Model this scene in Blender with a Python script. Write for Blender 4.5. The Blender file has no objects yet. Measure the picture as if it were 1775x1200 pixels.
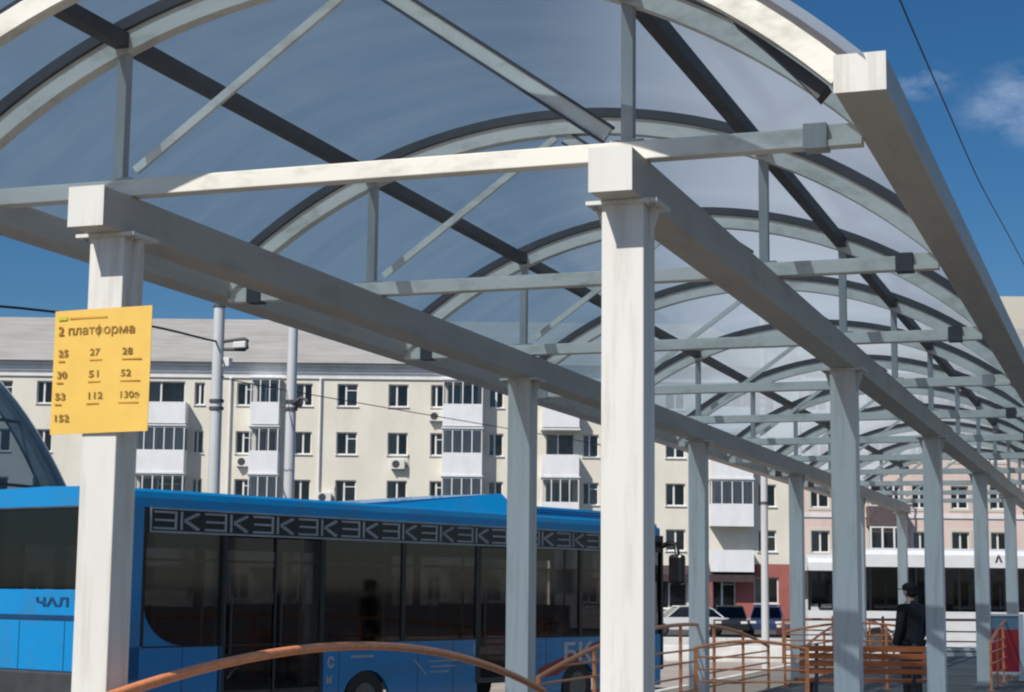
import bpy, bmesh, math, random
from mathutils import Vector, Matrix
random.seed(7)
SC = bpy.context.scene
COL = SC.collection
R = math.radians

# ------------------------------------------------------------------ camera, sky, sun, exposure
YAW, PIT, ROL = R(19.3602), R(7.7921), R(0.59084)
CAMZ = 1.65
fw = Vector((-math.sin(YAW)*math.cos(PIT), math.cos(YAW)*math.cos(PIT), math.sin(PIT)))
rt0 = Vector((math.cos(YAW), math.sin(YAW), 0))
up0 = rt0.cross(fw)
rt = math.cos(ROL)*rt0 + math.sin(ROL)*up0
up = -math.sin(ROL)*rt0 + math.cos(ROL)*up0
cd = bpy.data.cameras.new('camera')
cam = bpy.data.objects.new('camera', cd)
COL.objects.link(cam)
cd.sensor_width = 36.0
cd.lens = 36.0*3084.8/1775.0
cd.clip_end = 3000
M = Matrix((rt, up, -fw)).transposed().to_4x4()
M.translation = Vector((0, 0, CAMZ))
cam.matrix_world = M
SC.camera = cam

TOSUN = Vector((-0.36, -1.0, 1.08)).normalized()
SUN_EL = math.asin(TOSUN.z)
SUN_AZ = math.atan2(TOSUN.x, TOSUN.y)
ld = bpy.data.lights.new('sun', 'SUN')
ld.energy = 4.6
ld.angle = R(0.5)
ld.color = (1.0, 0.95, 0.87)
sun = bpy.data.objects.new('sun', ld)
COL.objects.link(sun)
sun.rotation_euler = (-TOSUN).to_track_quat('-Z', 'Y').to_euler()
sun.location = (0, 0, 40)

W = bpy.data.worlds.new('World')
SC.world = W
W.use_nodes = True
nt = W.node_tree
nt.nodes.clear()
sky = nt.nodes.new('ShaderNodeTexSky')
sky.sky_type = 'NISHITA'
sky.sun_disc = False
sky.sun_elevation = SUN_EL
sky.sun_rotation = SUN_AZ
sky.altitude = 200
sky.air_density = 1.0
sky.dust_density = 0.35
sky.ozone_density = 6.0
bg = nt.nodes.new('ShaderNodeBackground')
bg.inputs['Strength'].default_value = 0.078
out = nt.nodes.new('ShaderNodeOutputWorld')
# a few thin clouds, plus broad unseen ones added behind the viewer as neutral fill
tc = nt.nodes.new('ShaderNodeTexCoord')
noi = nt.nodes.new('ShaderNodeTexNoise')
noi.inputs['Scale'].default_value = 22.0
noi.inputs['Detail'].default_value = 7.0
noi.inputs['Roughness'].default_value = 0.62
mp = nt.nodes.new('ShaderNodeMapping')
mp.inputs['Scale'].default_value = (1, 1, 2.2)
nt.links.new(tc.outputs['Generated'], mp.inputs['Vector'])
nt.links.new(mp.outputs['Vector'], noi.inputs['Vector'])
total = None
def mathn(op, a, b=None, clamp=False):
    n = nt.nodes.new('ShaderNodeMath'); n.operation = op; n.use_clamp = clamp
    for i, v in enumerate((a, b)):
        if v is None: continue
        if isinstance(v, (int, float)): n.inputs[i].default_value = v
        else: nt.links.new(v, n.inputs[i])
    return n.outputs[0]
for d, rad, amt in (((-0.1014, 0.9559, 0.2755), 0.022, 0.30), ((-0.040, 0.9631, 0.2600), 0.050, 0.36),
                    ((-0.62, 0.75, 0.24), 0.10, 0.5), ((0.35, 0.9, 0.28), 0.12, 0.6), ((0.15, -0.93, 0.34), 1.1, 0.8), ((0.85, -0.4, 0.3), 0.8, 0.6)):  # last two: large cloud patches out of view, added for fill light
    s = nt.nodes.new('ShaderNodeVectorMath'); s.operation = 'SUBTRACT'
    nt.links.new(tc.outputs['Generated'], s.inputs[0]); s.inputs[1].default_value = d
    m2 = nt.nodes.new('ShaderNodeVectorMath'); m2.operation = 'MULTIPLY'
    nt.links.new(s.outputs[0], m2.inputs[0]); m2.inputs[1].default_value = (1, 1, 1.9)
    l = nt.nodes.new('ShaderNodeVectorMath'); l.operation = 'LENGTH'
    nt.links.new(m2.outputs[0], l.inputs[0])
    f = mathn('SUBTRACT', 1.0, mathn('DIVIDE', l.outputs['Value'], rad), True)
    g = mathn('MULTIPLY', mathn('MULTIPLY', f, 2.0, True), amt)
    total = g if total is None else mathn('ADD', total, g)
nz = mathn('MULTIPLY', mathn('SUBTRACT', noi.outputs['Fac'], 0.42), 4.0, True)
msk = mathn('MULTIPLY', total, nz, True)
mx = nt.nodes.new('ShaderNodeMixRGB')
nt.links.new(msk, mx.inputs['Fac'])
hs = nt.nodes.new('ShaderNodeHueSaturation')
hs.inputs['Saturation'].default_value = 1.24; hs.inputs['Value'].default_value = .86
nt.links.new(sky.outputs[0], hs.inputs['Color'])
nt.links.new(hs.outputs[0], mx.inputs['Color1'])
mx.inputs['Color2'].default_value = (8.0, 9.2, 11.5, 1)
nt.links.new(mx.outputs[0], bg.inputs['Color'])
nt.links.new(bg.outputs[0], out.inputs['Surface'])

SC.view_settings.view_transform = 'Standard'
SC.view_settings.look = 'None'
SC.view_settings.exposure = 0.0
SC.view_settings.gamma = 1.0
SC.view_settings.use_curve_mapping = False
SC.cycles.filter_width = 2.2
SC.cycles.max_bounces = 8
SC.cycles.transparent_max_bounces = 24

# ------------------------------------------------------------------ materials
MAT = {}
def mat(name, col, rough=0.5, metal=0.0, var=0.12, scale=(3, 3, 3), bump=0.0, bscale=40, spec=0.5, dirt=None, dirt_amt=0.0, dirt_scale=(5, 5, .5), coat=0.0):
    m = bpy.data.materials.new(name); m.use_nodes = True
    t = m.node_tree; b = t.nodes['Principled BSDF']
    b.inputs['Roughness'].default_value = rough
    b.inputs['Metallic'].default_value = metal
    b.inputs['Specular IOR Level'].default_value = spec
    b.inputs['Coat Weight'].default_value = coat
    tcn = t.nodes.new('ShaderNodeTexCoord')
    mpn = t.nodes.new('ShaderNodeMapping'); mpn.inputs['Scale'].default_value = scale
    t.links.new(tcn.outputs['Object'], mpn.inputs['Vector'])
    n = t.nodes.new('ShaderNodeTexNoise'); n.inputs['Detail'].default_value = 6; n.inputs['Scale'].default_value = 1.0
    t.links.new(mpn.outputs['Vector'], n.inputs['Vector'])
    r = t.nodes.new('ShaderNodeValToRGB')
    r.color_ramp.elements[0].position = .3; r.color_ramp.elements[1].position = .7
    r.color_ramp.elements[0].color = (*[max(0, c*(1-var)) for c in col], 1)
    r.color_ramp.elements[1].color = (*[min(1, c*(1+var)) for c in col], 1)
    t.links.new(n.outputs['Fac'], r.inputs['Fac'])
    src = r.outputs['Color']
    if dirt:
        mp2 = t.nodes.new('ShaderNodeMapping'); mp2.inputs['Scale'].default_value = dirt_scale
        t.links.new(tcn.outputs['Object'], mp2.inputs['Vector'])
        n2 = t.nodes.new('ShaderNodeTexNoise'); n2.inputs['Detail'].default_value = 8; n2.inputs['Scale'].default_value = 1.0; n2.inputs['Roughness'].default_value = .65
        t.links.new(mp2.outputs['Vector'], n2.inputs['Vector'])
        r2 = t.nodes.new('ShaderNodeValToRGB')
        r2.color_ramp.elements[0].position = .5; r2.color_ramp.elements[1].position = .72
        r2.color_ramp.elements[0].color = (0, 0, 0, 1); r2.color_ramp.elements[1].color = (dirt_amt,)*3 + (1,)
        t.links.new(n2.outputs['Fac'], r2.inputs['Fac'])
        mxn = t.nodes.new('ShaderNodeMixRGB')
        t.links.new(r2.outputs['Color'], mxn.inputs['Fac'])
        t.links.new(src, mxn.inputs['Color1']); mxn.inputs['Color2'].default_value = (*dirt, 1)
        src = mxn.outputs['Color']
    t.links.new(src, b.inputs['Base Color'])
    if bump > 0:
        nb = t.nodes.new('ShaderNodeTexNoise'); nb.inputs['Scale'].default_value = bscale; nb.inputs['Detail'].default_value = 5
        t.links.new(tcn.outputs['Object'], nb.inputs['Vector'])
        bp = t.nodes.new('ShaderNodeBump'); bp.inputs['Strength'].default_value = bump; bp.inputs['Distance'].default_value = .01
        t.links.new(nb.outputs['Fac'], bp.inputs['Height']); t.links.new(bp.outputs['Normal'], b.inputs['Normal'])
    MAT[name] = m
    return m

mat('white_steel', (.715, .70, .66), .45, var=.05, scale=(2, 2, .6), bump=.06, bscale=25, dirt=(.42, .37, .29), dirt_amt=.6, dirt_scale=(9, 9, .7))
mat('beam_steel_shade', (.50, .47, .425), .5, var=.07, scale=(2, .5, 2), bump=.06, bscale=25, dirt=(.30, .28, .24), dirt_amt=.6, dirt_scale=(4, 1.5, 4))  # same white paint as the columns, darkened for shade under the roof
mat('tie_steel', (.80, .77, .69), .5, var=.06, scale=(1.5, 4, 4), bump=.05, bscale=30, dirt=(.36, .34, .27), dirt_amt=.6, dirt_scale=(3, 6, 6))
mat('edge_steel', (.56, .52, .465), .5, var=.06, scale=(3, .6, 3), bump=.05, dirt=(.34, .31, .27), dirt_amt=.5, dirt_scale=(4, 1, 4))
mat('grey_steel', (.42, .42, .41), .45, metal=.0, var=.1, scale=(5, 5, 1), dirt=(.2, .19, .17), dirt_amt=.5, dirt_scale=(8, 8, 1))
mat('dark_steel', (.075, .072, .08), .6, var=.2)
mat('black_rubber', (.018, .018, .02), .6, var=.2)
mat('sign_yellow', (.80, .51, .105), .55, var=.05, scale=(6, 6, 6))
mat('sign_ink', (.30, .16, .02), .6, var=.1)
mat('sign_ink_faint', (.60, .33, .035), .6, var=.1)
mat('sign_green', (.56, .50, .03), .6, var=.1)
mat('rail_brown', (.20, .075, .055), .5, var=.15)
mat('rail_orange', (.93, .32, .125), .38, var=.1, scale=(9, 2, 9), bump=.06, bscale=50, dirt=(.40, .12, .05), dirt_amt=.5, dirt_scale=(14, 5, 14))
mat('bench_wood', (.66, .18, .06), .55, var=.25, scale=(1.5, 20, 20), bump=.1)
mat('bus_blue', (.004, .245, .58), .28, var=.05, scale=(.6, .6, .6), coat=.35, dirt=(.06, .15, .27), dirt_amt=.55, dirt_scale=(1.2, 1.2, 2))
mat('bus_navy', (.012, .05, .14), .35, var=.1)
mat('bus_black', (.010, .010, .012), .3, var=.3)
mat('bus_trim', (.05, .05, .055), .5, var=.2)
mat('grab_yellow', (.75, .45, .08), .4)
mat('bus_interior', (.22, .19, .17), .7, var=.3)
mat('seat_cloth', (.12, .07, .09), .9, var=.4)
mat('decal_grey', (.40, .42, .44), .5, var=.25, scale=(2, 2, 2))
mat('decal_white', (.50, .52, .55), .5, var=.1)
mat('decal_red', (.30, .035, .03), .5, var=.15)
mat('rim_grey', (.14, .14, .145), .4, metal=.6)
mat('bus_white', (.72, .73, .74), .35, var=.04, coat=.3, dirt=(.5, .48, .45), dirt_amt=.4, dirt_scale=(.8, .8, 2))
mat('plaster_cream', (.72, .68, .59), .9, var=.07, scale=(.5, .5, .35), bump=.25, bscale=18, dirt=(.58, .53, .44), dirt_amt=.4, dirt_scale=(.9, .9, .22))
mat('plaster_pale', (.60, .565, .49), .9, var=.06, scale=(.5, .5, .35), bump=.25, bscale=18, dirt=(.42, .38, .33), dirt_amt=.35, dirt_scale=(.9, .9, .22))
mat('plaster_pink', (.68, .535, .485), .9, var=.06, scale=(.5, .5, .35), bump=.25, bscale=18, dirt=(.45, .28, .24), dirt_amt=.35, dirt_scale=(.9, .9, .25))
mat('plaster_red', (.36, .115, .10), .9, var=.12, scale=(.6, .6, .6), bump=.25, bscale=18, dirt=(.22, .08, .07), dirt_amt=.5, dirt_scale=(.9, .9, .4))
mat('trim_white', (.74, .74, .74), .6, var=.05, dirt=(.5, .48, .44), dirt_amt=.4, dirt_scale=(1, 1, .5))
mat('balcony_white', (.76, .77, .79), .55, var=.04, scale=(1, 1, 1), dirt=(.5, .48, .45), dirt_amt=.3, dirt_scale=(2, 2, .5))
mat('balcony_brown', (.10, .075, .08), .7, var=.2)
mat('roof_slate', (.36, .35, .335), .85, var=.12, scale=(.3, 3, 3), bump=.3, bscale=6, dirt=(.24, .22, .2), dirt_amt=.6, dirt_scale=(.3, .8, .8))
mat('curtain', (.62, .60, .58), .9, var=.2, scale=(14, 14, .6))
mat('room_dark', (.38, .34, .31), .9, var=.4, scale=(2, 2, 2))
mat('ac_white', (.66, .66, .64), .5, var=.06, dirt=(.3, .28, .25), dirt_amt=.5)
mat('awning_brown', (.055, .035, .035), .7, var=.25)
mat('pole_grey', (.56, .57, .58), .45, metal=.0, var=.08, scale=(6, 6, .7), dirt=(.3, .3, .32), dirt_amt=.4)
mat('cable_black', (.012, .014, .02), .6)
mat('asphalt', (.055, .054, .053), .9, var=.25, scale=(.4, .4, .4), bump=.4, bscale=60)
mat('paving', (.40, .345, .31), .85, var=.12, scale=(.5, .5, .5), bump=.3, bscale=30, dirt=(.25, .21, .19), dirt_amt=.5, dirt_scale=(.3, .3, .3))
mat('platform_tile', (.20, .185, .165), .8, var=.15, scale=(1, 1, 1), bump=.3, bscale=30)
mat('kerb_white', (.70, .70, .68), .8, var=.1, dirt=(.3, .28, .26), dirt_amt=.6, dirt_scale=(1.5, 1.5, 1.5))
mat('soil', (.20, .18, .14), .95, var=.3, scale=(.2, .2, .2))
mat('panel_red', (.42, .018, .03), .45, var=.12)
mat('panel_blue', (.16, .25, .33), .45, var=.1)
mat('car_white', (.72, .72, .72), .3, var=.03, coat=.5)
mat('car_black', (.02, .02, .022), .25, var=.1, coat=.6)
mat('car_blue', (.03, .05, .12), .25, var=.1, coat=.6)
mat('car_red', (.09, .03, .03), .3, var=.1, coat=.6)
mat('lamp_glass', (.7, .68, .62), .2)
mat('lamp_red', (.4, .02, .02), .2)
mat('skin', (.55, .34, .26), .55, var=.06)
mat('coat_black', (.020, .018, .022), .85, var=.3, scale=(8, 8, 8))
mat('coat_plum', (.045, .022, .03), .85, var=.3, scale=(8, 8, 8))
mat('trouser_dark', (.022, .02, .024), .85, var=.3)
mat('hat_black', (.008, .008, .01), .8)
mat('scarf_white', (.70, .69, .70), .85, var=.08)
mat('shoe', (.02, .015, .012), .5)
mat('far_fascia', (.62, .58, .49), .8, var=.05, scale=(.2, .2, .2))

def glass_mat(name, tint, gloss=.03, refl=1.0):
    m = bpy.data.materials.new(name); m.use_nodes = True
    t = m.node_tree; t.nodes.clear()
    o = t.nodes.new('ShaderNodeOutputMaterial')
    tr = t.nodes.new('ShaderNodeBsdfTransparent'); tr.inputs[0].default_value = (*tint, 1)
    gl = t.nodes.new('ShaderNodeBsdfGlossy'); gl.inputs['Roughness'].default_value = gloss
    gl.inputs[0].default_value = (.9, .92, .95, 1)
    fr = t.nodes.new('ShaderNodeFresnel'); fr.inputs['IOR'].default_value = 1.5
    mu = t.nodes.new('ShaderNodeMath'); mu.operation = 'MULTIPLY'; mu.inputs[1].default_value = refl; mu.use_clamp = True
    t.links.new(fr.outputs[0], mu.inputs[0])
    mixn = t.nodes.new('ShaderNodeMixShader')
    t.links.new(mu.outputs[0], mixn.inputs[0]); t.links.new(tr.outputs[0], mixn.inputs[1]); t.links.new(gl.outputs[0], mixn.inputs[2])
    t.links.new(mixn.outputs[0], o.inputs[0])
    MAT[name] = m
glass_mat('bus_glass', (.54, .51, .51), .05, .25)
glass_mat('bus_glass_dark', (.34, .36, .39), .03, .5)
glass_mat('window_glass', (.55, .57, .58), .02, 1.3)
glass_mat('balcony_glass', (.80, .82, .84), .02, 1.3)
glass_mat('car_glass', (.12, .13, .14), .02, 1.2)

def roof_mat():
    m = bpy.data.materials.new('polycarbonate'); m.use_nodes = True
    t = m.node_tree; t.nodes.clear()
    o = t.nodes.new('ShaderNodeOutputMaterial')
    tcn = t.nodes.new('ShaderNodeTexCoord')
    mpr = t.nodes.new('ShaderNodeMapping'); mpr.inputs['Scale'].default_value = (.55, 3.0, .55)
    t.links.new(tcn.outputs['Object'], mpr.inputs['Vector'])
    n = t.nodes.new('ShaderNodeTexNoise'); n.inputs['Scale'].default_value = .9; n.inputs['Detail'].default_value = 9; n.inputs['Roughness'].default_value = .6
    t.links.new(mpr.outputs['Vector'], n.inputs['Vector'])
    r = t.nodes.new('ShaderNodeValToRGB')
    r.color_ramp.elements[0].position = .3; r.color_ramp.elements[0].color = (.142, .198, .24, 1)
    r.color_ramp.elements[1].position = .7; r.color_ramp.elements[1].color = (.185, .245, .282, 1)
    t.links.new(n.outputs['Fac'], r.inputs['Fac'])
    # ribbed multiwall sheet: glare put into the scatter colour, whitening towards grazing view angles
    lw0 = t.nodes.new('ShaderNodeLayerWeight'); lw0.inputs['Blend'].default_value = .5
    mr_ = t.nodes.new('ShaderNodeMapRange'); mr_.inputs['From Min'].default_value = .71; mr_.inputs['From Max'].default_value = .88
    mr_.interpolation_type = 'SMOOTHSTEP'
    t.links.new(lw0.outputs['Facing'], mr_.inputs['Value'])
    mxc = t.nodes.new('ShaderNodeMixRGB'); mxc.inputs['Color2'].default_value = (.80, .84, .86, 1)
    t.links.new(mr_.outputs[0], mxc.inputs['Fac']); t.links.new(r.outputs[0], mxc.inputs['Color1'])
    tl = t.nodes.new('ShaderNodeBsdfTranslucent'); t.links.new(mxc.outputs[0], tl.inputs[0])
    df = t.nodes.new('ShaderNodeBsdfDiffuse'); df.inputs[0].default_value = (.13, .17, .22, 1)
    m1 = t.nodes.new('ShaderNodeMixShader'); m1.inputs[0].default_value = .15
    t.links.new(tl.outputs[0], m1.inputs[1]); t.links.new(df.outputs[0], m1.inputs[2])
    tr = t.nodes.new('ShaderNodeBsdfTransparent'); tr.inputs[0].default_value = (.55, .76, .95, 1)
    m2 = t.nodes.new('ShaderNodeMixShader'); m2.inputs[0].default_value = .28
    t.links.new(m1.outputs[0], m2.inputs[1]); t.links.new(tr.outputs[0], m2.inputs[2])
    gl = t.nodes.new('ShaderNodeBsdfGlossy'); gl.inputs['Roughness'].default_value = .16; gl.inputs[0].default_value = (1, 1, 1, 1)
    lw = t.nodes.new('ShaderNodeLayerWeight'); lw.inputs['Blend'].default_value = .5
    pw = t.nodes.new('ShaderNodeMath'); pw.operation = 'POWER'; pw.inputs[1].default_value = 6.0
    t.links.new(lw.outputs['Facing'], pw.inputs[0])
    fr = t.nodes.new('ShaderNodeMath'); fr.operation = 'MULTIPLY'; fr.inputs[1].default_value = .6
    t.links.new(pw.outputs[0], fr.inputs[0])
    wv = t.nodes.new('ShaderNodeTexNoise'); wv.inputs['Scale'].default_value = .5; wv.inputs['Detail'].default_value = 1
    t.links.new(tcn.outputs['Object'], wv.inputs['Vector'])
    bp = t.nodes.new('ShaderNodeBump'); bp.inputs['Strength'].default_value = .10; bp.inputs['Distance'].default_value = .05
    t.links.new(wv.outputs['Fac'], bp.inputs['Height']); t.links.new(bp.outputs[0], gl.inputs['Normal'])
    m3 = t.nodes.new('ShaderNodeMixShader')
    t.links.new(fr.outputs[0], m3.inputs[0]); t.links.new(m2.outputs[0], m3.inputs[1]); t.links.new(gl.outputs[0], m3.inputs[2])
    t.links.new(m3.outputs[0], o.inputs[0])
    MAT['polycarbonate'] = m
roof_mat()

# ------------------------------------------------------------------ mesh helpers
class MB:
    def __init__(self): self.v = []; self.f = []; self.sm = []
    def add(self, vs, fs, smooth=False):
        o = len(self.v); self.v += [tuple(p) for p in vs]
        self.f += [tuple(i+o for i in f) for f in fs]; self.sm += [smooth]*len(fs); return self
    def box(self, x0, x1, y0, y1, z0, z1, bev=0):
        if bev <= 0:
            vs = [(x, y, z) for z in (z0, z1) for y in (y0, y1) for x in (x0, x1)]
            return self.add(vs, [(0, 2, 3, 1), (4, 5, 7, 6), (0, 1, 5, 4), (2, 6, 7, 3), (0, 4, 6, 2), (1, 3, 7, 5)])
        bm = bmesh.new(); bmesh.ops.create_cube(bm, size=1)
        for v in bm.verts:
            v.co = Vector(((x0+x1)/2+v.co.x*(x1-x0), (y0+y1)/2+v.co.y*(y1-y0), (z0+z1)/2+v.co.z*(z1-z0)))
        bmesh.ops.bevel(bm, geom=bm.edges[:], offset=bev, segments=2, profile=.5, affect='EDGES')
        bm.verts.ensure_lookup_table(); bm.verts.index_update()
        self.add([v.co[:] for v in bm.verts], [[v.index for v in f.verts] for f in bm.faces]); bm.free()
        return self
    def bar(self, a, b, w, h, upv=(0, 0, 1)):
        a = Vector(a); b = Vector(b); d = (b-a).normalized(); s = d.cross(Vector(upv)).normalized(); u = s.cross(d)
        vs = []
        for p in (a, b):
            for i, j in ((-1, -1), (1, -1), (1, 1), (-1, 1)): vs.append(p+s*(w/2*i)+u*(h/2*j))
        return self.add(vs, [(3, 2, 1, 0), (4, 5, 6, 7), (0, 1, 5, 4), (1, 2, 6, 5), (2, 3, 7, 6), (3, 0, 4, 7)])
    def tube(self, pts, r, n=10, r2=None):
        pts = [Vector(p) for p in pts]; rings = []
        ref = Vector((0, 0, 1))
        for i, p in enumerate(pts):
            d = (pts[min(i+1, len(pts)-1)]-pts[max(i-1, 0)]).normalized()
            q = ref if abs(d.dot(ref)) < .97 else Vector((1, 0, 0))
            s = d.cross(q).normalized(); u = s.cross(d)
            rr = r if r2 is None else r+(r2-r)*i/(len(pts)-1)
            rings.append([p+s*(rr*math.cos(2*math.pi*k/n))+u*(rr*math.sin(2*math.pi*k/n)) for k in range(n)])
        vs = [q for g in rings for q in g]; fs = []
        for i in range(len(pts)-1):
            for k in range(n): fs.append((i*n+k, i*n+(k+1) % n, (i+1)*n+(k+1) % n, (i+1)*n+k))
        self.add(vs, fs, True)
        self.add([*rings[0]], [tuple(range(n))[::-1]]); self.add([*rings[-1]], [tuple(range(n))])
        return self
    def prism(self, poly, a, b, axis='y'):
        """closed outline poly (2-D) extruded from a to b along an axis"""
        n = len(poly)
        def mk(p, t): return {'y': (p[0], t, p[1]), 'x': (t, p[0], p[1]), 'z': (p[0], p[1], t)}[axis]
        vs = [mk(p, a) for p in poly]+[mk(p, b) for p in poly]
        fs = [tuple(range(n)), tuple(range(2*n-1, n-1, -1))]+[(i, i+n, (i+1) % n+n, (i+1) % n) for i in range(n)]
        return self.add(vs, fs)
    def build(self, name, m, parent=None, fix=True):
        me = bpy.data.meshes.new(name); me.from_pydata(self.v, [], self.f)
        me.polygons.foreach_set('use_smooth', self.sm)
        if fix:
            bm = bmesh.new(); bm.from_mesh(me); bmesh.ops.recalc_face_normals(bm, faces=bm.faces[:]); bm.to_mesh(me); bm.free()
        me.materials.append(MAT[m] if isinstance(m, str) else m)
        o = bpy.data.objects.new(name, me); COL.objects.link(o)
        if parent: o.parent = parent
        return o

def tag(o, label=None, cat=None, group=None, kind=None):
    if label: o['label'] = label
    if cat: o['category'] = cat
    if group: o['group'] = group
    if kind: o['kind'] = kind
    return o
def empty(name, loc=(0, 0, 0), rz=0):
    o = bpy.data.objects.new(name, None); o.empty_display_size = .3
    COL.objects.link(o); o.location = loc; o.rotation_euler = (0, 0, rz); return o
def copy_tree(o, parent=None):
    c = o.copy(); COL.objects.link(c); c.parent = parent
    for ch in list(o.children): copy_tree(ch, c)
    return c
def text_mesh(name, body, size, m, parent, loc, rot, width=None, bold=0.0, extrude=.002, align='LEFT', shear=0):
    cu = bpy.data.curves.new(name, 'FONT'); cu.body = body; cu.size = size; cu.extrude = extrude; cu.offset = bold
    cu.align_x = align; cu.resolution_u = 3; cu.shear = shear
    tmp = bpy.data.objects.new('tmp', cu); COL.objects.link(tmp)
    bpy.context.view_layer.update()
    dg = bpy.context.evaluated_depsgraph_get()
    me = bpy.data.meshes.new_from_object(tmp.evaluated_get(dg)); me.name = name
    bpy.data.objects.remove(tmp)
    if width:
        xs = [v.co.x for v in me.vertices]; k = width/(max(xs)-min(xs))
        for v in me.vertices: v.co.x *= k
    me.materials.clear(); me.materials.append(MAT[m])
    o = bpy.data.objects.new(name, me); COL.objects.link(o); o.parent = parent
    o.location = loc; o.rotation_euler = rot
    return o
def rot2(x, y, a): return (x*math.cos(a)-y*math.sin(a), x*math.sin(a)+y*math.cos(a))
def view(xr, dep):     # metres to the right of and ahead of where the viewer stands
    return (xr*math.cos(YAW)-dep*math.sin(YAW), xr*math.sin(YAW)+dep*math.cos(YAW))

# ------------------------------------------------------------------ ground
def ground_z(x, y):
    d = x*-math.sin(YAW)+y*math.cos(YAW)
    return -.35-.15*min(1, max(0, (d-46)/35))
g = MB(); xs = [-1500, -400, -120]+[-80+8*i for i in range(21)]+[120, 400, 1500]; ys = [-600, -150, -40]+[-16+8*i for i in range(22)]+[220, 500, 2500]
gv = [(x, y, ground_z(x, y)) for y in ys for x in xs]; n = len(xs)
g.add(gv, [(j*n+i, j*n+i+1, (j+1)*n+i+1, (j+1)*n+i) for j in range(len(ys)-1) for i in range(n-1)])
tag(g.build('ground', 'asphalt'), kind='structure')
tag(MB().box(-15.6, -7.95, -30, 44, -.50, -.346).build('road', 'asphalt'), kind='structure')
tag(MB().box(-7.8, .9, -6, 60, -.6, -.05).build('platform', 'platform_tile'), kind='structure')
vx, vy = view(0, 41.5)
e = MB().box(-4.5, 45, -6.5, 8.3, -.6, -.26).build('pavement', 'paving'); e.location = (vx, vy, 0); e.rotation_euler.z = YAW; tag(e, kind='structure')
k = MB()
for i in range(22): k.box(-7.95, -7.803, -6+3*i, -3.02+3*i, -.6, -.038, .012)
tag(k.build('kerb', 'kerb_white'), kind='structure')
vx, vy = view(0, 50)
e = MB().box(-.5, 40, -.15, .15, -.35, .17, .02).build('kerb', 'kerb_white'); e.location = (vx, vy, 0); e.rotation_euler.z = YAW; tag(e, kind='structure')
vx, vy = view(0, 66)
e = MB().box(-6, 60, -.15, .15, -.6, -.02, .02).build('kerb', 'kerb_white'); e.location = (vx, vy, 0); e.rotation_euler.z = YAW; tag(e, kind='structure')
vx, vy = view(0, 57.9)
e = MB().box(-30, 60, -7.6, 7.6, -.45, -.12).build('road', 'asphalt'); e.location = (vx, vy, -.30); e.rotation_euler.z = YAW; tag(e, kind='structure')

# ------------------------------------------------------------------ the platform canopy
Y0, BAY = 9.728, 8.0
XL, XR = -6.10, -2.714
XC = (XL+XR)/2
HALF = 3.02
ZP, ZB0, ZB1 = 3.835, 3.86, 4.11
ZT0, ZT1 = 4.112, 4.222
RIN = 4.44
ZCEN = 5.39-RIN
def arc(r, a0, a1, n=28):
    return [(XC+r*math.sin(a0+(a1-a0)*i/n), ZCEN+r*math.cos(a0+(a1-a0)*i/n)) for i in range(n+1)]
AMAX = math.asin(HALF/RIN)
can = empty('bus_platform_canopy', (XC, Y0, 0))
tag(can, 'long white steel bus canopy with a translucent vaulted roof on two rows of columns', 'canopy')
OFF = Vector((-XC, -Y0, 0))
def cpart(mb, name, m, par=can):
    mb.v = [(x-XC, y-Y0, z) for x, y, z in mb.v]
    return mb.build(name, m, par)
YEND = Y0+5*BAY+1.0
for kx in range(6):
    y = Y0+kx*BAY
    for x in (XL, XR):
        c = MB().box(x-.125, x+.125, y-.125, y+.125, -.06, ZP, .008)
        col_ = cpart(c, 'column', 'white_steel')
        p = MB().box(x-.21, x+.21, y-.16, y+.16, ZP+.001, ZB0-.002)
        p.prism([(x-.126, ZP-.22), (x-.126, ZP), (x-.19, ZP)], y-.006, y+.006)
        p.prism([(x+.126, ZP-.22), (x+.126, ZP), (x+.19, ZP)], y-.006, y+.006)
        cpart(p, 'cap_plate', 'white_steel', col_)
        if kx < 2:
            for q in (-.17, .17):
                cpart(MB().tube([(x+q, y-.10, ZP-.018), (x+q, y-.10, ZP+.0)], .016, 6), 'bolt', 'grey_steel', col_)
            cpart(MB().tube([(x-.126, y-.127, ZP-.004), (x, y-.128, ZP-.004), (x+.126, y-.127, ZP-.004)], .007, 6), 'weld_bead', 'white_steel', col_)
        b = MB().box(x-.2, x+.2, y-.2, y+.2, .003, .025)
        cpart(b, 'base_plate', 'grey_steel', col_)
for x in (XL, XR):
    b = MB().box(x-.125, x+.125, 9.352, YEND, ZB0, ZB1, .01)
    lbm = cpart(b, 'longitudinal_beam', 'beam_steel_shade')
    cpart(MB().box(x-.127, x+.127, 9.346, 9.3515, ZB0-.002, ZB1+.002), 'lit_end_face', 'white_steel', lbm)  # white plate added so the sunlit beam end is brighter than its sides
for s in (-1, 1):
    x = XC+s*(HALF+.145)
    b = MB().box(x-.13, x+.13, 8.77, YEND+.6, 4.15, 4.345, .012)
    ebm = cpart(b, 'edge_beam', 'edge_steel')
    cpart(MB().box(x-.132, x+.132, 8.764, 8.7695, 4.148, 4.347), 'lit_end_face', 'white_steel', ebm)  # added white face, sunlight on the end put into its colour
    x = XC+s*1.69
    pz = ZCEN+math.sqrt((RIN+.15)**2-1.69**2)
    b = MB()
    b.bar((x, 8.84, pz-.075), (x, YEND+.5, pz-.075), .10, .10)
    cpart(b, 'purlin', 'dark_steel')
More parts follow.
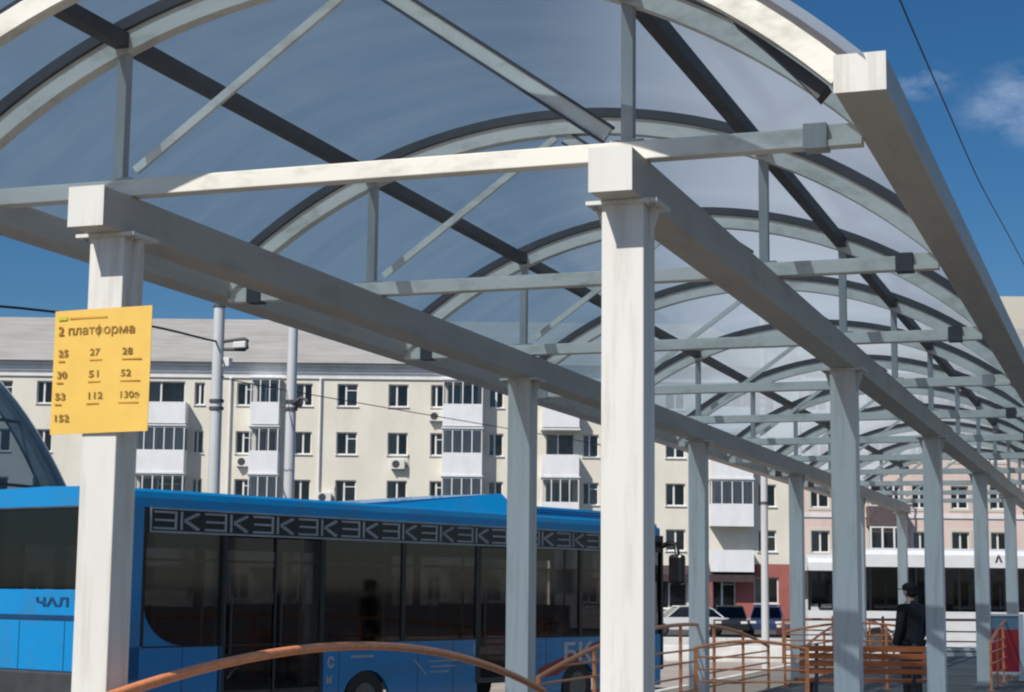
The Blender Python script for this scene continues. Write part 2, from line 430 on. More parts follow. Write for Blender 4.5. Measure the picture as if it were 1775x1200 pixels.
def arch(y, dep, par=None, rin=RIN, rout=RIN+.13, m='tie_steel'):
    mb = MB(); nseg = 36; vs = []; a = AMAX
    for i in range(nseg+1):
        t = -a+2*a*i/nseg
        for r, yy in ((rin, y-dep/2), (rout, y-dep/2), (rout, y+dep/2), (rin, y+dep/2)):
            vs.append((XC+r*math.sin(t), yy, ZCEN+r*math.cos(t)))
    fs = []
    for i in range(nseg):
        for k_ in range(4):
            q = (k_+1) % 4; fs.append((i*4+k_, i*4+q, (i+1)*4+q, (i+1)*4+k_))
    fs += [(3, 2, 1, 0), (nseg*4, nseg*4+1, nseg*4+2, nseg*4+3)]
    mb.add(vs, fs)
    return mb
truss_y = [Y0+4.0*i for i in range(11)]
for i, y in enumerate([8.83]+truss_y):
    rib = cpart(arch(y, .10), 'arch_rib', 'tie_steel')
    if i:
        cpart(arch(y, .16, None, RIN+.132, RIN+.205), 'rib_top_strip', 'dark_steel', rib)  # dark strip between the rib top and the roof sheet
    else:
        cpart(arch(y, .06, None, RIN+.132, RIN+.170), 'rib_top_strip', 'dark_steel', rib)
for i, y in enumerate(truss_y):
    t = MB().box(XC-HALF+.30, XC+HALF-.30, y-.055, y+.055, ZT0, ZT1, .006)
    tie = cpart(t, 'tie_beam', 'tie_steel')
    for s in (-1, 1):
        xb = XC+s*(HALF-.30)
        e = MB().box(min(xb, xb+s*.13), max(xb, xb+s*.13), y-.07, y+.07, ZT0-.012, ZT1+.02)
        cpart(e, 'end_bracket', 'dark_steel' if i % 3 else 'grey_steel', tie)
        e = MB().box(min(xb+s*.131, xb+s*.32), max(xb+s*.131, xb+s*.32), y-.05, y+.05, ZT0, ZT1-.075)
        e.box(min(xb+s*.131, xb+s*.32), max(xb+s*.131, xb+s*.32), y-.012, y+.012, ZT1-.074, ZT1+.02)
        cpart(e, 'end_plate', 'tie_steel', tie)
        x = XC+s*1.692
        zt = ZCEN+math.sqrt(RIN**2-1.69**2)
        u = MB().box(x-.035, x+.035, y-.035, y+.035, ZT1+.001, zt+.03)
        u.box(x-.10, x+.10, y-.05, y+.05, ZT1+.0015, ZT1+.014)
        cpart(u, 'upright', 'grey_steel')
    # the two braces from the feet of the uprights up to the crown
    za = 5.39-.02
    b = MB(); b.bar((XC-1.62, y-.03, ZT1+.05), (XC-.05, y-.03, za), .012, .065, (0, 1, 0.0001))
    b = MB()
    d = Vector((1.57, 0, za-ZT1-.05)).normalized(); nrm = Vector((-d.z, 0, d.x))
    def flat(mb, p0, p1, wid, th, yy):
        p0 = Vector(p0); p1 = Vector(p1); dd = (p1-p0).normalized(); nn = Vector((-dd.z, 0, dd.x))*(wid/2)
        vs = []
        for q in (yy-th/2, yy+th/2):
            for p in (p0-nn, p1-nn, p1+nn, p0+nn): vs.append((p.x, q, p.z))
        mb.add(vs, [(0, 1, 2, 3), (7, 6, 5, 4), (0, 4, 5, 1), (1, 5, 6, 2), (2, 6, 7, 3), (3, 7, 4, 0)])
    flat(b, (XC-1.57, 0, ZT1+.06), (XC-.04, 0, za), .055, .03, y-.02)
    cpart(b, 'brace', 'tie_steel')
    b = MB()
    flat(b, (XC+1.57, 0, ZT1+.06), (XC+.04, 0, za), .085, .03, y-.0)
    br = cpart(b, 'brace', 'tie_steel')
    b = MB()
    p0 = Vector((XC+1.57, 0, ZT1+.06)); p1 = Vector((XC+.04, 0, za)); dd = (p1-p0).normalized(); nn = Vector((-dd.z, 0, dd.x))
    for sg in (-1, 1): flat(b, p0+nn*sg*.052, p1+nn*sg*.052, .016, .06, y+.0)
    cpart(b, 'brace_lip', 'dark_steel', br)
def sheet(y0, y1):
    mb = MB(); a = AMAX*1.01; nseg = 40; r0 = RIN+.212; r1 = r0+.012; vs = []
    for i in range(nseg+1):
        t = -a+2*a*i/nseg
        for r, y in ((r0, y0), (r0, y1)): vs.append((XC+r*math.sin(t), y, ZCEN+r*math.cos(t)))
    mb.add(vs, [(i*2, i*2+1, i*2+3, i*2+2) for i in range(nseg)], True)
    return mb
edges = [8.73]+[y for y in truss_y]+[YEND+.7]
for a, b in zip(edges[:-1], edges[1:]):
    o = cpart(sheet(a+.004, b-.004), 'roof_sheet', 'polycarbonate')
    for p in o.data.polygons:
        pass

# dark strips put in as the shadow gap under both feet of the front rib
for sgn in (-1, 1):
    mb = MB(); vs = []; N = 10
    for i in range(N+1):
        t = sgn*(math.asin(2.50/RIN)+(math.asin(2.99/RIN)-math.asin(2.50/RIN))*i/N)
        for r, yy in ((RIN-.012-.08*i/N, 8.90), (RIN-.005, 8.90), (RIN-.005, 9.02), (RIN-.012-.08*i/N, 9.02)): vs.append((XC+r*math.sin(t), yy, ZCEN+r*math.cos(t)))
    fs = []
    for i in range(N):
        for k_ in range(4): q = (k_+1) % 4; fs.append((i*4+k_, i*4+q, (i+1)*4+q, (i+1)*4+k_))
    fs += [(3, 2, 1, 0), (N*4, N*4+1, N*4+2, N*4+3)]
    mb.add(vs, fs)
    cpart(mb, 'shadow_gap_strip', 'dark_steel')

# ------------------------------------------------------------------ yellow platform sign on the nearest left column
sg = empty('platform_sign', (XL+.01, Y0-.125, 2.585))
tag(sg, 'yellow route number sign taped to the front of the nearest left column', 'sign')
b = MB(); vs = []; nx, nz = 12, 10
for t in (0, 1):
    for j in range(nz+1):
        for i in range(nx+1):
            u = -.355+.70*i/nx; v = .785*j/nz
            w_ = -.012-.003*math.sin(u*9+v*3)
            vs.append((u, w_-.004*t-.003, v+.012*(u+.365)/.73))
q = (nx+1)*(nz+1); fs = []
for t in (0, 1):
    for j in range(nz):
        for i in range(nx):
            a = t*q+j*(nx+1)+i; f_ = (a, a+1, a+nx+2, a+nx+1); fs.append(f_ if t else f_[::-1])
for i in range(nx):
    fs += [(i, i+1, q+i+1, q+i), (nz*(nx+1)+i, q+nz*(nx+1)+i, q+nz*(nx+1)+i+1, nz*(nx+1)+i+1)]
for j in range(nz):
    a = j*(nx+1); c = a+nx; fs += [(a, q+a, q+a+nx+1, a+nx+1), (c, c+nx+1, q+c+nx+1, q+c)]
b.add(vs, fs); b.build('sign_board', 'sign_yellow', sg)
RX = (R(90), 0, 0)
def sgt(s, x, z, size, m='sign_ink', bold=.0007, width=None):
    text_mesh('lettering', s, size, m, sg, (x, -.0245, z), RX, width, bold, .001)
sgt('2 платформа', -.325, .63, .080, width=.55)
for r_, row in enumerate((('25', '27', '28'), ('30', '51', '52'), ('53', '112', '130э'), ('152',))):
    for c_, s in enumerate(row):
        x = -.318+.232*c_-.006*r_
        sgt(s, x, .495-.137*r_, .060, width=.03*len(s)+.012)
b = MB(); b.box(-.325, -.26, -.0255, -.0235, .725, .748); b.build('mark', 'sign_green', sg)
MB().box(-.245, .03, -.0255, -.0235, .730, .742).build('small_print', 'sign_ink_faint', sg)
for r_ in range(3):
    for c_ in range(3):
        x = -.318+.232*c_-.006*r_; wd = (.05, .09, .14)[c_]
        MB().box(x, x+wd, -.0255, -.0235, .462-.137*r_, .470-.137*r_).build('small_print', 'sign_ink_faint', sg)

# ------------------------------------------------------------------ arched orange railings along the platform edge
def railing(name, p, ang, half, ztop, zend, label, group, r=.024, rails=(.25, .45, .65, .82), posts=7):
    root = empty(name, (p[0], p[1], 0), ang)
    tag(root, label, 'railing', group)
    N = 30; cc = (ztop-zend)/half**2
    f = lambda t: ztop-cc*t*t
    MB().tube([(t, 0, f(t)) for t in [-half+2*half*i/N for i in range(N+1)]], r).build('top_rail', 'rail_orange', root)
    for z in rails:
        L = half if z < zend else math.sqrt((ztop-z)/cc)
        MB().tube([(-L, 0, z), (L, 0, z)], r*.55, 8).build('cross_rail', 'rail_orange', root)
    for i in range(posts):
        t = (-half+.02)+2*(half-.02)*i/(posts-1)
        po = MB().box(t-.02, t+.02, -.02, .02, .003, f(t)-r*.6)
        po.box(t-.06, t+.06, -.06, .06, .003, .012)
        po.build('post', 'rail_orange', root)
    return root
railing('arched_railing', (-5.82, 12.5), R(90), 5.15, 1.205, .62, 'nearest orange arched railing, in front of the blue bus between the first two left columns', 'orange arched railings', .034, (.28,), 2)
railing('arched_railing', (-6.1, 24.6), R(90), 6.3, 1.185, .72, 'orange arched railing beside the third left column, middle one of the row', 'orange arched railings', .026)
railing('arched_railing', (-6.1, 41.0), R(90), 6.5, 1.06, .62, 'farthest orange arched railing, in front of the white bus', 'orange arched railings', .026)
vx, vy = view(2.2, 19.6)
railing('arched_railing', view(2.62, 19.5), YAW, .62, 1.12, 1.04, 'short orange railing panel with close level rails, standing across the platform', 'orange arched railings', .018, (.3, .43, .56, .69, .82, .95), 2)
railing('arched_railing', view(6.15, 31.5), YAW, 1.35, 1.13, .95, 'short orange railing panel behind the man in the black cap', 'orange arched railings', .022, (.3, .43, .56, .69, .82, .92), 4)
railing('arched_railing', (-2.5, 37.0), R(90), 4.6, 1.15, .80, 'orange arched railing on the right side of the platform, near the red panel', 'orange arched railings', .026)
# level street rail beyond the platform
root = empty('street_rail', (*view(9.2, 46), -.15), YAW)
tag(root, 'long level brown street rail beyond the platform, below the white bus', 'railing')
MB().tube([(-2.2, 0, 1.12), (2.9, 0, 1.15)], .035).build('top_rail', 'rail_brown', root)
for z in (.35, .6, .85): MB().tube([(-2.2, 0, z), (2.9, 0, z)], .02).build('cross_rail', 'rail_brown', root)
for i in range(5):
    x = -2.2+5.1*i/4; MB().box(x-.03, x+.03, -.03, .03, .003, 1.22).build('post', 'rail_brown', root)

# bench with orange slats
def bench(loc, rz, label):
    root = empty('slatted_bench', loc, rz); tag(root, label, 'bench')
    for i in range(5):
        y = -.02+.10*i; MB().box(-.95, .95, y, y+.08, .43, .465, .008).build('seat_slat', 'bench_wood', root)
    for i in range(4):
        z = .55+.105*i; MB().box(-.95, .95, -.075-.012*i, -.045-.012*i, z, z+.085, .008).build('back_slat', 'bench_wood', root)
    for x in (-.7, .7):
        l = MB(); l.box(x-.025, x+.025, .0, .05, .003, .43); l.box(x-.025, x+.025, .38, .43, .003, .43); l.bar((x, -.022, .40), (x, -.075, .98), .05, .03, (0, 1, 0)); l.box(x-.02, x+.02, -.03, .43, .39, .428)
        l.build('leg_frame', 'dark_steel', root)
bench((-3.78, 26.2, -.05), YAW, 'orange slatted bench seen from behind, in front of the standing man')

# ------------------------------------------------------------------ blue bus
BTH = R(17.64)
bus = empty('blue_bus', (-12.148, 19.368, -.15), R(90)-BTH)
tag(bus, 'blue city bus with dark windows and a meander letter band, behind the left columns', 'bus')
BL, BW = 13.05, 2.5
CH = .20   # roof chamfer
def bpart(mb, name, m, par=bus): return mb.build(name, m, par)
# lower side skirts, right (y=0) and left (y=BW); wheels at
WHX = (4.95, 10.35)
def side_skirt(y0, y1, z0, z1, x0, x1):
    xs_ = [x0]; 
    mb = MB(); seg = []
    cur = x0
    for wx in WHX:
        if wx > x0 and wx < x1:
            seg.append((cur, wx-.62)); cur = wx+.62
            pts = [(wx-.62, z1), (wx-.62, .34)]
            arcp = [(wx-.52*math.cos(math.pi*i/14), .16+.46*math.sin(math.pi*i/14)) for i in range(15)]
            top = z1
            for i in range(14):
                a, b_ = arcp[i], arcp[i+1]
                mb.prism([(a[0], a[1]), (b_[0], b_[1]), (b_[0], top), (a[0], top)], y0, y1)
            mb.box(wx-.62, wx-.52, y0, y1, z0, z1); mb.box(wx+.52, wx+.62, y0, y1, z0, z1)
    seg.append((cur, x1))
    for a, b_ in seg: mb.box(a, b_, y0, y1, z0, z1)
    return mb
mb = side_skirt(0, .05, .12, 1.03, .35, 2.06); 
m2 = side_skirt(0, .05, .12, 1.03, 3.98, 7.55)
m3 = side_skirt(0, .05, .12, 1.03, 9.05, 11.4); m4 = side_skirt(0, .05, .12, 1.03, 12.55, BL-.12)
m5 = side_skirt(BW-.05, BW, .12, 1.03, .35, BL-.12)
al = MB()
for q_ in (mb, m2, m3, m4, m5): al.add(q_.v, q_.f)
# rear pillar blocks, rear lower panel, roof
al.prism([(.0, .0+.12), (.03, .04), (.12, 0), (.62, 0), (.62, .05), (.14, .06), (.07, .12)], .62, 2.80, 'z')
al.prism([(.0, BW-.12), (.03, BW-.04), (.12, BW), (.62, BW), (.62, BW-.05), (.14, BW-.06), (.07, BW-.12)], .62, 2.80, 'z')
al.box(0, .06, .12, BW-.12, .72, 1.74, .01)
al.box(.001, .06, .121, .28, 1.74, 2.78); al.box(.001, .06, BW-.28, BW-.121, 1.74, 2.78)
# roof: cove section extruded along the length
sec = [(0, 2.80), (.012, 2.92), (.035, 3.0), (.12, 3.04), (BW/2, 3.06), (BW-.12, 3.04), (BW-.035, 3.0), (BW-.012, 2.92), (BW, 2.80)]
secin = [(y, z-.06) for y, z in sec]
n = len(sec); vs = []
xs_ = (.02, BL-.2)
for x in xs_:
    vs += [(x, y, z) for y, z in sec]
al.add(vs, [(i, i+1, n+i+1, n+i) for i in range(n-1)]+[tuple(range(n)), tuple(range(2*n-1, n-1, -1)), (0, n, 2*n-1, n-1)])
bpart(al, 'body', 'bus_blue')
bpart(MB().box(.01, .055, .14, BW-.14, 2.775, 2.799), 'rear_seam', 'bus_trim')
bpart(MB().box(-.012, .0, .16, BW-.16, 1.36, 1.42), 'rear_trim_strip', 'bus_navy')
bpart(MB().box(-.05, .05, .06, BW-.06, .30, .715, .03), 'rear_bumper', 'bus_trim')
rw = bpart(MB().box(.012, .04, .281, BW-.281, 1.75, 2.765), 'rear_window', 'bus_glass_dark')
for y in (.20, BW-.20):
    lp = MB()
    for z in (.95, 1.12): lp.tube([(-.015, y, z), (.0, y, z)], .06, 14)
    bpart(lp, 'tail_lamp', 'lamp_red')
text_mesh('lettering', 'ЧАЛ Т', .15, 'bus_navy', bus, (-.004, 1.30, 1.53), (R(90), 0, R(-90)), .95, .006)
# right side dark glazing plate with rounded rear lower corner; doors run lower
def plate(poly, y0, y1): return MB().prism(poly, y0, y1, 'y')
rc = [(.66+.42-.42*math.sin(math.pi/2*i/8), 1.45+.42-.42*math.cos(math.pi/2*i/8)-.42) for i in range(9)]
QX, QZ = .75, .55
bcf = MB().prism([(.621, 1.031), (.68+QX, 1.031)]+[(.68+QX-QX*math.sin(math.pi/2*i/10), 1.03+QZ-QZ*math.cos(math.pi/2*i/10)) for i in range(1, 11)]+[(.621, 1.03+QZ)], .0135, .045, 'y')
bpart(bcf, 'corner_panel', 'bus_blue')
poly = [(2.02, 1.03)]+[(.68+QX-QX*math.sin(math.pi/2*i/10), 1.03+QZ-QZ*math.cos(math.pi/2*i/10)) for i in range(11)]+[(.68, 2.50), (2.02, 2.50)]
rear_qw = bpart(plate(poly, -.004, .012), 'side_window', 'bus_glass')
fr_ = MB()
for x in (2.02, 3.98, 5.75, 7.55, 9.05, 10.4, 11.4, 12.55): fr_.box(x-.045, x+.045, .0, .05, .34 if x in (2.02, 3.98, 7.55, 9.05, 11.4, 12.55) else 1.03, 2.8)
fr_.box(.62, BL-.1, .006, .05, 2.50, 2.80)
fr_.box(.62, .68, .004, .05, 1.03, 2.5)
bpart(fr_, 'window_pillars', 'bus_black')
for a, b_ in ((4.03, 5.70), (5.80, 7.50), (9.10, 10.35), (10.45, 11.35)):
    w_ = bpart(MB().box(a, b_, .006, .02, 1.032, 2.498), 'side_window', 'bus_glass')
for (a, b_) in ((2.07, 3.93), (7.60, 9.0), (11.45, 12.5)):
    m_ = (a+b_)/2
    for (c, d_) in ((a, m_-.02), (m_+.02, b_)):
        dr = bpart(MB().box(c, d_, .004, .024, .36, 2.46), 'door', 'bus_glass')
        h = MB(); h.tube([(c+.12, -.01, .9), (c+.12, -.01, 1.7)], .014, 8); h.box(c, d_, -.002, .026, .36, .42); h.box(c, c+.03, -.002, .026, .42, 2.46)
        bpart(h, 'door_frame', 'bus_trim', dr)
# far side wall with window openings
fs_ = MB()
for x in (.62, 2.2, 3.9, 5.6, 7.3, 9.0, 10.7, 12.4): fs_.box(x-.07, x+.07, BW-.05, BW, 1.03, 2.8)
fs_.box(.35, BL-.1, BW-.049, BW-.001, 2.35, 2.8); fs_.box(.35, BL-.1, BW-.049, BW-.001, 1.03, 1.5)
bpart(fs_, 'far_wall', 'bus_black')
bpart(MB().box(.4, 6.4, BW-.03, BW-.02, 1.5, 2.35), 'far_window', 'bus_glass_dark')
bpart(MB().box(8.3, BL-.2, BW-.03, BW-.02, 1.5, 2.35), 'far_window', 'bus_glass_dark')
bpart(MB().box(6.401, 8.299, BW-.03, BW-.02, 1.5, 2.35), 'far_window', 'window_glass')
bpart(MB().box(6.42, 8.28, BW-.08, BW-.06, 1.98, 2.35), 'window_mask', 'seat_cloth')  # added panels that narrow the far window to a thin bright strip
bpart(MB().box(6.42, 8.28, BW-.08, BW-.06, 1.5, 1.70), 'window_mask', 'seat_cloth')
itn = MB().box(.1, BL-.1, .06, BW-.06, .34, .42); itn.box(.1, BL-.2, .07, BW-.07, 2.70, 2.79)
itn.box(.12, .7, .1, BW-.1, .42, 1.6)
bpart(itn, 'interior', 'bus_interior')
for x in (2.0, 3.9, 5.7, 7.6, 9.0, 10.4): bpart(MB().tube([(x, .35, .42), (x, .35, 2.7)], .022, 8), 'grab_pole', 'grab_yellow')
bpart(MB().tube([(.8, .75, 2.15), (12, .75, 2.15)], .02, 8), 'grab_rail', 'grab_yellow')
for i, x in enumerate((1.0, 4.3, 5.1, 5.9, 6.7, 9.5, 10.3)):
    for y in (.15, 1.55):
        s_ = MB().box(x, x+.45, y, y+.8, .85, .95, .03); s_.box(x-.08, x+.02, y, y+.8, .9, 1.55, .03); s_.box(x+.1, x+.3, y+.3, y+.5, .42, .85)
        bpart(s_, 'passenger_seat', 'seat_cloth')
for x, zt in ((1.35, 1.03), (4.35, 1.03), (6.1, 1.03), (6.95, 1.03), (9.4, 1.03)):
    bpart(MB().box(x-.006, x+.006, -.002, .001, .14, zt-.01), 'panel_seam', 'bus_navy')
for x in (6.15,): bpart(MB().box(x, x+.75, -.003, .001, .22, .23), 'panel_seam', 'bus_navy')
bpart(MB().box(.66, 12.6, -.004, .002, 1.015, 1.034), 'rubber_seal', 'bus_black')
for x in (.7, 1.6): bpart(MB().box(-.004, .001, x, x+.012, .73, 1.35), 'panel_seam', 'bus_navy')
# letter band: paired key-pattern letters between two thin rules
lb = MB(); hgt = .235; z0 = 2.525; t_ = .026; x = .78
def st(xa, xb, za, zb): lb.box(xa, xb, -.006, .0055, z0+za, z0+zb)
st(.72, 12.6, -.045, -.02); st(.72, 12.6, hgt+.02, hgt+.04)
st(.72, .745, -.02, hgt+.02)
while x < 12.2:
    # reversed E made of a closed key
    st(x, x+.36, hgt-t_, hgt); st(x+.02, x+.36, hgt/2-t_/2, hgt/2+t_/2); st(x, x+.36, 0, t_); st(x+.36, x+.36+t_*1.4, 0, hgt)
    x += .46
    st(x, x+t_*1.4, 0, hgt)
    for i in range(5):
        u = i/5
        st(x+.07+.24*u, x+.07+.24*(u+.2)+.02, hgt/2+(hgt/2-.02)*u, hgt/2+(hgt/2-.02)*(u+.2)+.012)
        st(x+.07+.24*u, x+.07+.24*(u+.2)+.02, hgt/2-(hgt/2-.0)*(u+.2), hgt/2-(hgt/2-.0)*u+.012)
    x += .43
bpart(lb, 'letter_band', 'decal_grey')
text_mesh('logo_lettering', 'БК', .42, 'decal_white', bus, (10.15-.28, -.004, .62), RX, .85, .012)
lg = MB()
lg.prism([(9.15, .50), (9.5, .60), (11.3, 1.02), (11.3, .93), (9.7, .40), (9.2, .36)], -.003, .001, 'y')
bpart(lg, 'logo_swoosh', 'decal_red')
text_mesh('lettering', 'С', .20, 'decal_white', bus, (4.10, -.004, .68), RX, None, .01)
text_mesh('lettering', 'М', .14, 'decal_white', bus, (4.08, -.004, .46), RX, None, .006)
for a, b_, c, d_ in ((4.6, 5.1, .80, .835), (6.35, 7.1, .70, .72), (6.4, 7.0, .62, .64), (6.4, 6.85, .54, .56), (7.46, 7.49, .78, .98)):
    bpart(MB().box(a, b_, -.003, .001, c, d_), 'side_marking', 'decal_grey')
bpart(MB().prism([(6.0, .74), (6.04, .74), (6.34, .5), (6.3, .5)], -.003, .001, 'y'), 'side_marking', 'decal_grey')
for wx in WHX:
    for y0, y1 in ((.03, .32), (BW-.32, BW-.03)):
        w_ = MB().tube([(wx, y0, .20), (wx, y0+.03, .20), (wx, y1-.03, .20), (wx, y1, .20)], .42, 26)
        ty = bpart(w_, 'wheel', 'black_rubber')
        yy = y0-.006 if y0 < 1 else y1-.02
        r_ = MB().tube([(wx, yy, .20), (wx, yy+.026, .20)], .24, 22); bpart(r_, 'rim', 'rim_grey', ty)
# front: windscreen, lower front, mirror
fm = MB(); fm.box(BL-.12, BL, .06, BW-.06, .34, 1.1, .04); fm.box(BL-.2, BL-.02, .06, BW-.06, 2.55, 2.95, .03); bpart(fm, 'front_panel', 'bus_blue')
fm = MB(); fm.box(BL-.09, BL-.02, 0.0, .075, .40, 2.8); fm.box(BL-.09, BL-.02, BW-.075, BW, .40, 2.8); bpart(fm, 'front_pillar', 'bus_black')
bpart(MB().box(BL-.06, BL-.03, .08, BW-.08, 1.1, 2.55), 'windscreen', 'bus_glass_dark')
mr = MB().tube([(BL-.05, .05, 2.60), (BL-.02, -.12, 2.66), (BL-.06, -.30, 2.64), (BL-.10, -.36, 2.42)], .05, 8)
mi = bpart(mr, 'mirror_arm', 'bus_black')
bpart(MB().box(BL-.20, BL-.02, -.50, -.20, 1.92, 2.46, .06), 'mirror', 'bus_black', mi)
# roof pods
pod = MB(); x0, x1 = 4.7, 8.85
ws = []
for x, h in ((x0, .0), (x1-.02, .36), (x1, .36)):
    z = 3.02
    ws += [(x, .06, 2.96), (x, .08+.42*h/.33, z+h), (x, BW-.12-.3*h/.33, z+h), (x, BW-.10, 2.96)]
pod.add(ws, [(0, 1, 5, 4), (1, 2, 6, 5), (2, 3, 7, 6), (4, 5, 9, 8), (5, 6, 10, 9), (6, 7, 11, 10), (8, 9, 10, 11), (0, 3, 2, 1), (0, 4, 8, 11, 7, 3)])
bpart(pod, 'roof_fairing', 'bus_blue')
pod = MB().prism([(.10, 2.95), (.24, 3.19), (BW-.24, 3.19), (BW-.10, 2.95)], 9.1, 12.2, 'x')
for i in range(4): pod.box(9.2, 12.1, .118+.03*i*.9, .135+.03*i*.9, 3.02+.04*i, 3.03+.04*i)
bpart(pod, 'roof_pod', 'bus_blue')

# ------------------------------------------------------------------ white bus at the right, seen broadside
wb = empty('white_bus', (*view(9.05, 54.5), -.3), YAW)
tag(wb, 'white bus with black side windows crossing behind the far canopy columns', 'bus')
WL = 10.6
mb = MB()
mb.box(0, WL, 0, .06, .38, 1.42); mb.box(0, WL, 2.44, 2.5, .38, 1.5); mb.box(0, .06, .061, 2.439, .38, 1.75); mb.box(WL-.06, WL, .061, 2.439, .38, 1.3)
mb.prism([(0, 2.75), (.0, 3.12), (.12, 3.26), (.4, 3.33), (2.1, 3.33), (2.38, 3.26), (2.5, 3.12), (2.5, 2.75)], 1.1, WL-.05, 'x')
mb.prism([(0, 2.62), (.0, 2.86), (.12, 3.0), (.4, 3.1), (2.1, 3.1), (2.38, 3.0), (2.5, 2.86), (2.5, 2.62)], .02, 1.098, 'x')
mb.build('body', 'bus_white', wb)
px = [0.05, .78, 1.9, 3.3, 4.6, 6.0, 7.4, 8.8, WL-.08]
for x in px:
    MB().box(x-.04, x+.04, .004, .06, 1.42, 2.75).build('window_pillar', 'bus_black', wb)
    MB().box(x-.04, x+.04, 2.44, 2.496, 1.5, 2.75).build('window_pillar', 'bus_black', wb)
for a, b_ in zip(px[:-1], px[1:]):
    MB().box(a+.041, b_-.041, .012, .03, 1.62 if a < .5 else 1.421, 2.749 if a > .5 else 2.6).build('side_window', 'bus_glass_dark', wb)
MB().box(.1, WL-.1, 2.46, 2.47, 1.51, 2.74).build('far_window', 'bus_glass_dark', wb)
MB().box(.1, WL-.1, .3, 2.3, .40, .5).build('floor', 'bus_interior', wb)
for x in (2.0, 3.0, 4.4, 5.4, 6.4, 8.0):
    s_ = MB().box(x, x+.45, .2, 1.0, .9, 1.0, .03); s_.box(x-.05, x+.05, .2, 1.0, 1.0, 1.65, .03); s_.build('passenger_seat', 'seat_cloth', wb)
for wx in (2.1, 8.0):
    for y in (-.01, 2.22):
        w_ = MB().tube([(wx, y, .46), (wx, y+.03, .46), (wx, y+.27, .46), (wx, y+.3, .46)], .46, 22).build('wheel', 'black_rubber', wb)
        MB().tube([(wx, y-.01, .46), (wx, y+.01, .46)], .26, 18).build('rim', 'rim_grey', w_)
text_mesh('lettering', 'А', .30, 'bus_black', wb, (5.72, -.006, 2.92), RX, None, .012)
text_mesh('lettering', 'ль', .26, 'bus_black', wb, (6.05, -.006, 2.92), RX, None, .01, shear=.2)

# ------------------------------------------------------------------ facade tools
def holed_wall(mb, x0, x1, z0, z1, y, holes, reveal=.22):
    X = sorted({x0, x1, *[h[0] for h in holes], *[h[1] for h in holes]}); Z = sorted({z0, z1, *[h[2] for h in holes], *[h[3] for h in holes]})
    X = [v for v in X if x0-1e-6 <= v <= x1+1e-6]; Z = [v for v in Z if z0-1e-6 <= v <= z1+1e-6]
    for i in range(len(X)-1):
        for j in range(len(Z)-1):
            cx, cz = (X[i]+X[i+1])/2, (Z[j]+Z[j+1])/2
            if any(h[0] < cx < h[1] and h[2] < cz < h[3] for h in holes): continue
            mb.add([(X[i], y, Z[j]), (X[i+1], y, Z[j]), (X[i+1], y, Z[j+1]), (X[i], y, Z[j+1])], [(0, 1, 2, 3)])
    for a, b_, c, d_ in holes:
        mb.add([(a, y, c), (b_, y, c), (b_, y, d_), (a, y, d_), (a, y+reveal, c), (b_, y+reveal, c), (b_, y+reveal, d_), (a, y+reveal, d_)],
               [(0, 4, 5, 1), (1, 5, 6, 2), (2, 6, 7, 3), (3, 7, 4, 0)])
def window(par, a, b_, c, d_, y=.14, kind=0, sill=True, frame='trim_white'):
    f = MB(); t_ = .07
    f.box(a+.002, b_-.002, y, y+.06, c+.002, c+t_); f.box(a+.002, b_-.002, y, y+.06, d_-t_, d_-.002)
    f.box(a+.002, a+t_, y+.001, y+.059, c+t_, d_-t_); f.box(b_-t_, b_-.002, y+.001, y+.059, c+t_, d_-t_)
    m_ = a+(b_-a)*(.42 if kind % 2 else .5)
    f.box(m_-.05, m_+.05, y+.001, y+.059, c+t_, d_-t_)
    if kind % 3 == 0: f.box(m_+.05, b_-t_, y+.002, y+.055, d_-.40, d_-.35)
    if sill: f.box(a-.06, b_+.06, -.08, y-.001, c-.05, c-.003)
    w_ = f.build('window', frame, par)
    MB().add([(a+t_, y+.03, c+t_), (b_-t_, y+.03, c+t_), (b_-t_, y+.03, d_-t_), (a+t_, y+.03, d_-t_)], [(0, 1, 2, 3)]).build('pane', 'window_glass', w_, False)
    # room behind: dark box and sometimes a curtain
    bk = MB()
    bk.add([(a, y+.9, c), (b_, y+.9, c), (b_, y+.9, d_), (a, y+.9, d_), (a, y+.07, c), (b_, y+.07, c), (b_, y+.07, d_), (a, y+.07, d_)],
           [(0, 1, 2, 3), (0, 4, 5, 1), (1, 5, 6, 2), (2, 6, 7, 3), (3, 7, 4, 0)])
    bk.build('room', 'room_dark', w_, False)
    if kind % 4 != 3:
        cu = MB(); n_ = 14
        xa, xb = ((m_+.03, b_-.05), (a+.05, a+(b_-a)*.33), (a+.06, m_))[kind % 3]
        vs = []
        for i in range(n_+1):
            x = xa+(xb-xa)*i/n_
            for z in (c+.05+(.25 if kind % 5 == 0 else 0), d_-.04): vs.append((x, y+.16+.02*math.sin(i*2.2), z))
        cu.add(vs, [(2*i, 2*i+2, 2*i+3, 2*i+1) for i in range(n_)]); cu.build('curtain', 'curtain', w_, False)
    return w_
def ac_unit(par, x, z):
    a = MB().box(x-.40, x+.40, -.36, -.06, z-.28, z+.28, .02)
    o = a.build('air_conditioner', 'ac_white', par)
    MB().tube([(x-.1, -.366, z), (x-.1, -.361, z)], .22, 18).build('fan_grille', 'bus_trim', o)
    b_ = MB().box(x-.34, x-.30, -.36, .0, z-.36, z-.285); b_.box(x+.30, x+.34, -.36, .0, z-.36, z-.285)
    b_.tube([(x+.40, -.2, z-.15), (x+.55, -.1, z-.1), (x+.6, -.05, z+.6)], .03, 6); b_.build('bracket', 'bus_trim', o)

ROW = {5: (12.10, 13.42), 4: (9.29, 10.60), 3: (6.53, 7.82), 2: (3.95, 5.18), 1: (.95, 2.35)}
def PX(p): return (p-887.5)*103/3085.0
